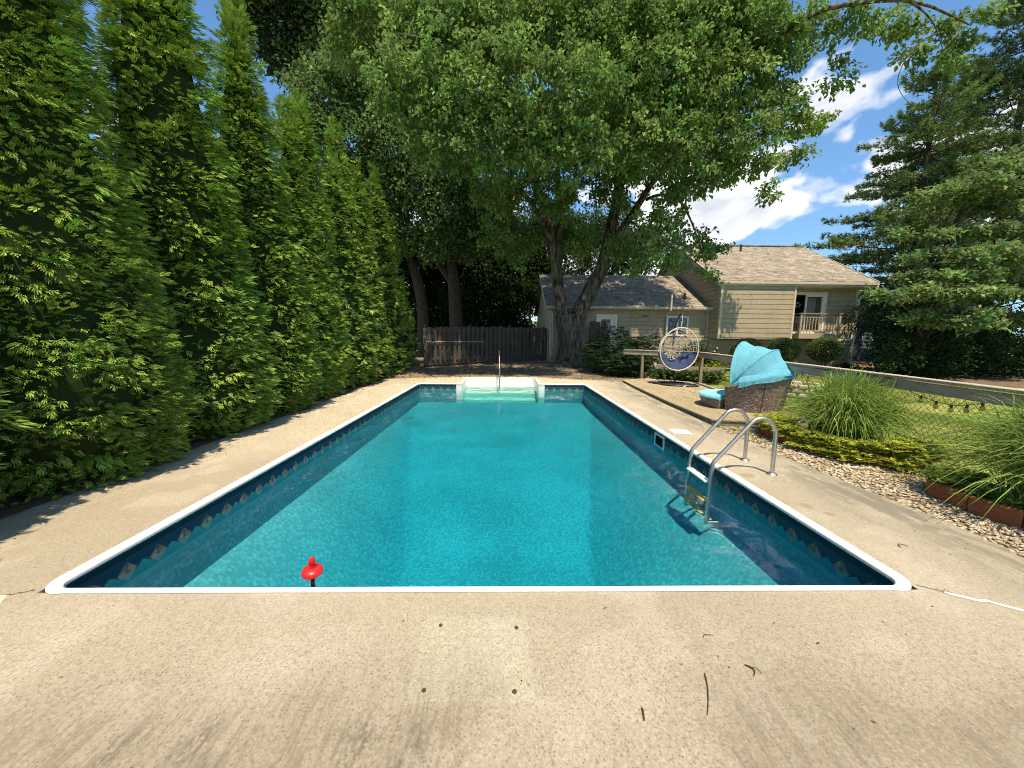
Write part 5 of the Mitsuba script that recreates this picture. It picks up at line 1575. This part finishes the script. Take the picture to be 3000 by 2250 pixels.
hosta('dark green leafy clump under the egg chair, left one', (5.9, 13.6, 0), .55, 170, (0.065, 0.11, 0.028))
hosta('dark green leafy clump under the egg chair, right one', (6.5, 13.3, 0), .5, 150, (0.07, 0.12, 0.03))
hosta('leafy clump right of the second deck post', (7.25, 13.0, 0), .5, 150, (0.07, 0.115, 0.03))
hosta('yellow-green leafy clump beside the canopy, in front of the house', (8.0, 14.4, 0), .75, 200, (0.20, 0.23, 0.03), .16)
fl = hosta('tall bush with small white flowers behind the second deck post', (8.0, 15.6, .3), 1.1, 420, (0.05, 0.085, 0.025), .12, 'flowering_shrub', 'shrub', None)
for q in range(16):
    c = np.array([7.9, 15.4, .75]) + r.normal(0, 1, 3) * [.5, .25, .3]
    part(fl, 'flower', lathe([[0, .03], [.035, .015], [.045, 0], [.02, -.02]], 8, c), FLOWER)
hosta('low pale plant at the foot of the clipped shrubs', (14.0, 17.1, 0), .4, 90, (0.16, 0.20, 0.04), .14)
hosta('small dark plant at the right house corner', (18.0, 19.2, -.03), .5, 90, (0.05, 0.07, 0.025), .12)


def grass_clump(label, c, H, spread, n, seed, base):
    r = np.random.default_rng(seed)
    k = thing('ornamental_grass', label, 'ornamental grass')
    a = r.uniform(0, 6.28, n)
    base_r = np.abs(r.normal(0, .16, n))
    P = np.asarray(c) + np.c_[np.cos(a) * base_r, np.sin(a) * base_r, np.zeros(n)]
    a2 = a + r.normal(0, .5, n)
    reach = spread * r.random(n) ** .8 * r.uniform(.4, 1.25, n)
    h = H * r.uniform(.55, 1.1, n) * (1 - .25 * reach / spread)
    drop = np.clip(reach / spread, 0, 1.3) * r.uniform(.1, .9, n) * H * .75
    S = 8
    t = np.linspace(0, 1, S)
    X = P[:, None, :] + np.stack([np.cos(a2)[:, None] * reach[:, None] * t ** 1.6, np.sin(a2)[:, None] * reach[:, None] * t ** 1.6, h[:, None] * np.sin(t * np.pi / 2) ** .9 - drop[:, None] * t ** 3.2], -1)
    X[..., 2] = np.maximum(X[..., 2], .03)
    tan = np.gradient(X, axis=1)
    sd = unit(np.cross(tan, np.r_[0.3, 0.1, 1.0] + r.normal(0, .6, (n, 1, 3))))
    w = (.0072 * r.uniform(.6, 1.3, (n, 1)) * (1 - t[None] ** 2.5))[..., None]
    v = np.stack([X - sd * w, X + sd * w], 2).reshape(-1, 3)
    i = np.arange(S - 1)
    q = np.stack([2 * i, 2 * i + 1, 2 * i + 3, 2 * i + 2], 1)
    F = (q[None] + (np.arange(n) * 2 * S)[:, None, None]).reshape(-1, 4)
    mb = MB().add(v, F, np.repeat(jitcol(base, n, r, .22, .12), 2 * S, 0))
    part(k, 'blades', mb.get(), LEAF, color=mb.col(), kind='stuff')


grass_clump('bushy green ornamental grass in front of the mesh fence, left of the two', (4.98, 5.2, .09), 1.05, .82, 2900, 3, (0.25, 0.36, 0.085))
grass_clump('bushy green ornamental grass at the right edge of the photo', (4.98, 2.98, .09), 1.08, .95, 3300, 4, (0.23, 0.34, 0.085))

rgc = np.random.default_rng(15)
def cover(label, poly, n, zlo, zhi, base, extra=None):
    k = thing('ground_cover', label, 'ground cover', kind='stuff')
    b = poly.bounds
    P = rgc.uniform([b[0], b[1]], [b[2], b[3]], (n * 5, 2))
    P = P[inside(poly, P)][:n]
    mb = MB()
    C = np.c_[P, rgc.uniform(zlo, zhi, len(P))]
    if extra is not None:
        C = np.vstack([C, extra])
    rosettes(C, rgc, .062, .032, base, 6, .35, mb, .15)
    mb2 = MB().add(*mb.get(), mb.col())
    scene[k] = mikit.ply(mb2.get(), LEAF, color=mb2.col())


line1 = smoothpath([(4.30, 5.95, 0), (4.27, 5.4, 0), (4.42, 4.9, 0), (4.54, 4.65, 0), (4.78, 4.48, 0), (5.08, 4.22, 0)], 60)
ex1 = line1[rgc.integers(0, 60, 300)] + np.c_[rgc.normal(-.03, .04, 300), rgc.normal(-.02, .05, 300), rgc.uniform(.10, .26, 300)]
ex1b = line1[rgc.integers(20, 58, 130)] + np.c_[rgc.normal(-.10, .05, 130), rgc.normal(-.05, .05, 130), rgc.uniform(.02, .10, 130)]
ex1c = np.c_[rgc.normal(5.15, .16, 260), rgc.normal(4.42, .16, 260), rgc.uniform(.10, .33, 260)]
cover('yellow-green leafy ground cover spilling over the left terracotta edging', shapely.unary_union([LineString([tuple(p[:2]) for p in line1]).buffer(.17).intersection(BED1.buffer(.06)), Polygon([(4.4, 5.9), (4.4, 6.35), (5.0, 6.45), (4.9, 5.9)])]), 620, .12, .27, (0.37, 0.42, 0.06), np.vstack([ex1, ex1b, ex1c]))
line2 = smoothpath([(5.0, 3.74, 0), (4.50, 3.66, 0), (4.40, 3.36, 0), (4.46, 2.95, 0)], 40)
ex2 = line2[rgc.integers(0, 26, 70)] + np.c_[rgc.normal(.02, .05, 70), rgc.normal(.0, .05, 70), rgc.uniform(.1, .24, 70)]
cover('darker green leafy ground cover at the corner of the right bed', LineString([tuple(p[:2]) for p in line2]).buffer(.13).intersection(BED2), 160, .10, .2, (0.19, 0.27, 0.05), ex2)

TM = Polygon([(14.5, 13.2), (17, 12.4), (24, 11.6), (45, 11), (45, 24), (20, 24), (19.2, 19), (16.2, 16.6)])
single('tree_litter', 'dark leaf litter and bare earth under the trees at the right', 'soil', slab(TM, -.06, -.036), SOIL, kind='structure')
# lawn blades near the fence, weeds in the gravel
rw = np.random.default_rng(16)
P = np.vstack([rw.uniform([5.2, 1.5], [9.5, 9.5], (42000, 2)), rw.uniform([6.0, 8.0], [17, 17], (36000, 2))])
P = P[P[:, 0] > FP(P[:, 1]) + .12]
P = P[~inside(WD.buffer(.05), P) & ~inside(TM, P)]
n = len(P)
mb = MB()
a = rw.uniform(0, 6.28, n)
hh = rw.uniform(.025, .065, n) * (1 + .3 * (P[:, 1] > 9))
B0 = np.c_[P, np.full(n, -.048)]
tip = B0 + np.c_[np.cos(a) * hh * .6, np.sin(a) * hh * .6, hh]
sd = np.c_[-np.sin(a), np.cos(a), np.zeros(n)] * (.0035 + .003 * (P[:, 1:2] > 9))
patch = meshkit.fbm(np.c_[P * .8, np.zeros(n)], 3, 6)[:, None]
cg = jitcol((.19, .235, .05), n, rw, .25, .12) * (.75 + .6 * patch) + np.clip((patch - .55) * 2, 0, .4) * np.array([.20, .12, .05])
mb.add(np.stack([B0 - sd, B0 + sd, tip], 1).reshape(-1, 3), np.arange(3 * n).reshape(-1, 3), np.repeat(np.clip(cg, 0, .6), 3, 0))
single('lawn_grass', 'short mown lawn grass behind the mesh fence', 'grass', mb.get(), LEAF, color=mb.col(), kind='stuff')
P = np.vstack([np.c_[rw.normal(4.05, .16, 1200), rw.normal(6.0, .3, 1200)], np.c_[rw.normal(4.75, .16, 700), rw.normal(4.05, .14, 700)], np.c_[rw.normal(4.7, .25, 500), rw.normal(6.42, .08, 500)]])
n = len(P)
a = rw.uniform(0, 6.28, n)
hh = rw.uniform(.02, .06, n)
B0 = np.c_[P, np.full(n, -.02)]
tip = B0 + np.c_[np.cos(a) * hh * 1.2, np.sin(a) * hh * 1.2, hh]
sd = np.c_[-np.sin(a), np.cos(a), np.zeros(n)] * .003
mb = MB().add(np.stack([B0 - sd, B0 + sd, tip], 1).reshape(-1, 3), np.arange(3 * n).reshape(-1, 3), np.repeat(jitcol((.20, .19, .06), n, rw, .25, .1), 3, 0))
single('dry_grass', 'thin yellowing grass growing in the gravel', 'grass', mb.get(), LEAF, color=mb.col(), kind='stuff')

# fire pit beyond the fence
fp = thing('fire_pit', 'low round fire pit of stacked pale stones on the lawn', 'fire pit')
rp = np.random.default_rng(17)
for lv in range(3):
    for q in range(12):
        a = q / 12 * 2 * np.pi + lv * .26
        c = np.array([8.35 + .5 * math.cos(a), 10.25 + .5 * math.sin(a), .04 + lv * .12])
        m = bevbox(-.12, .12, -.08, .08, -.055, .055, .025)
        R_ = np.array([[math.cos(a + 1.57), -math.sin(a + 1.57), 0], [math.sin(a + 1.57), math.cos(a + 1.57), 0], [0, 0, 1]])
        part(fp, 'stone', ((m[0] * rp.uniform(.85, 1.08, 3)) @ R_.T + c, m[1]), STC[int(rp.integers(0, 3))])
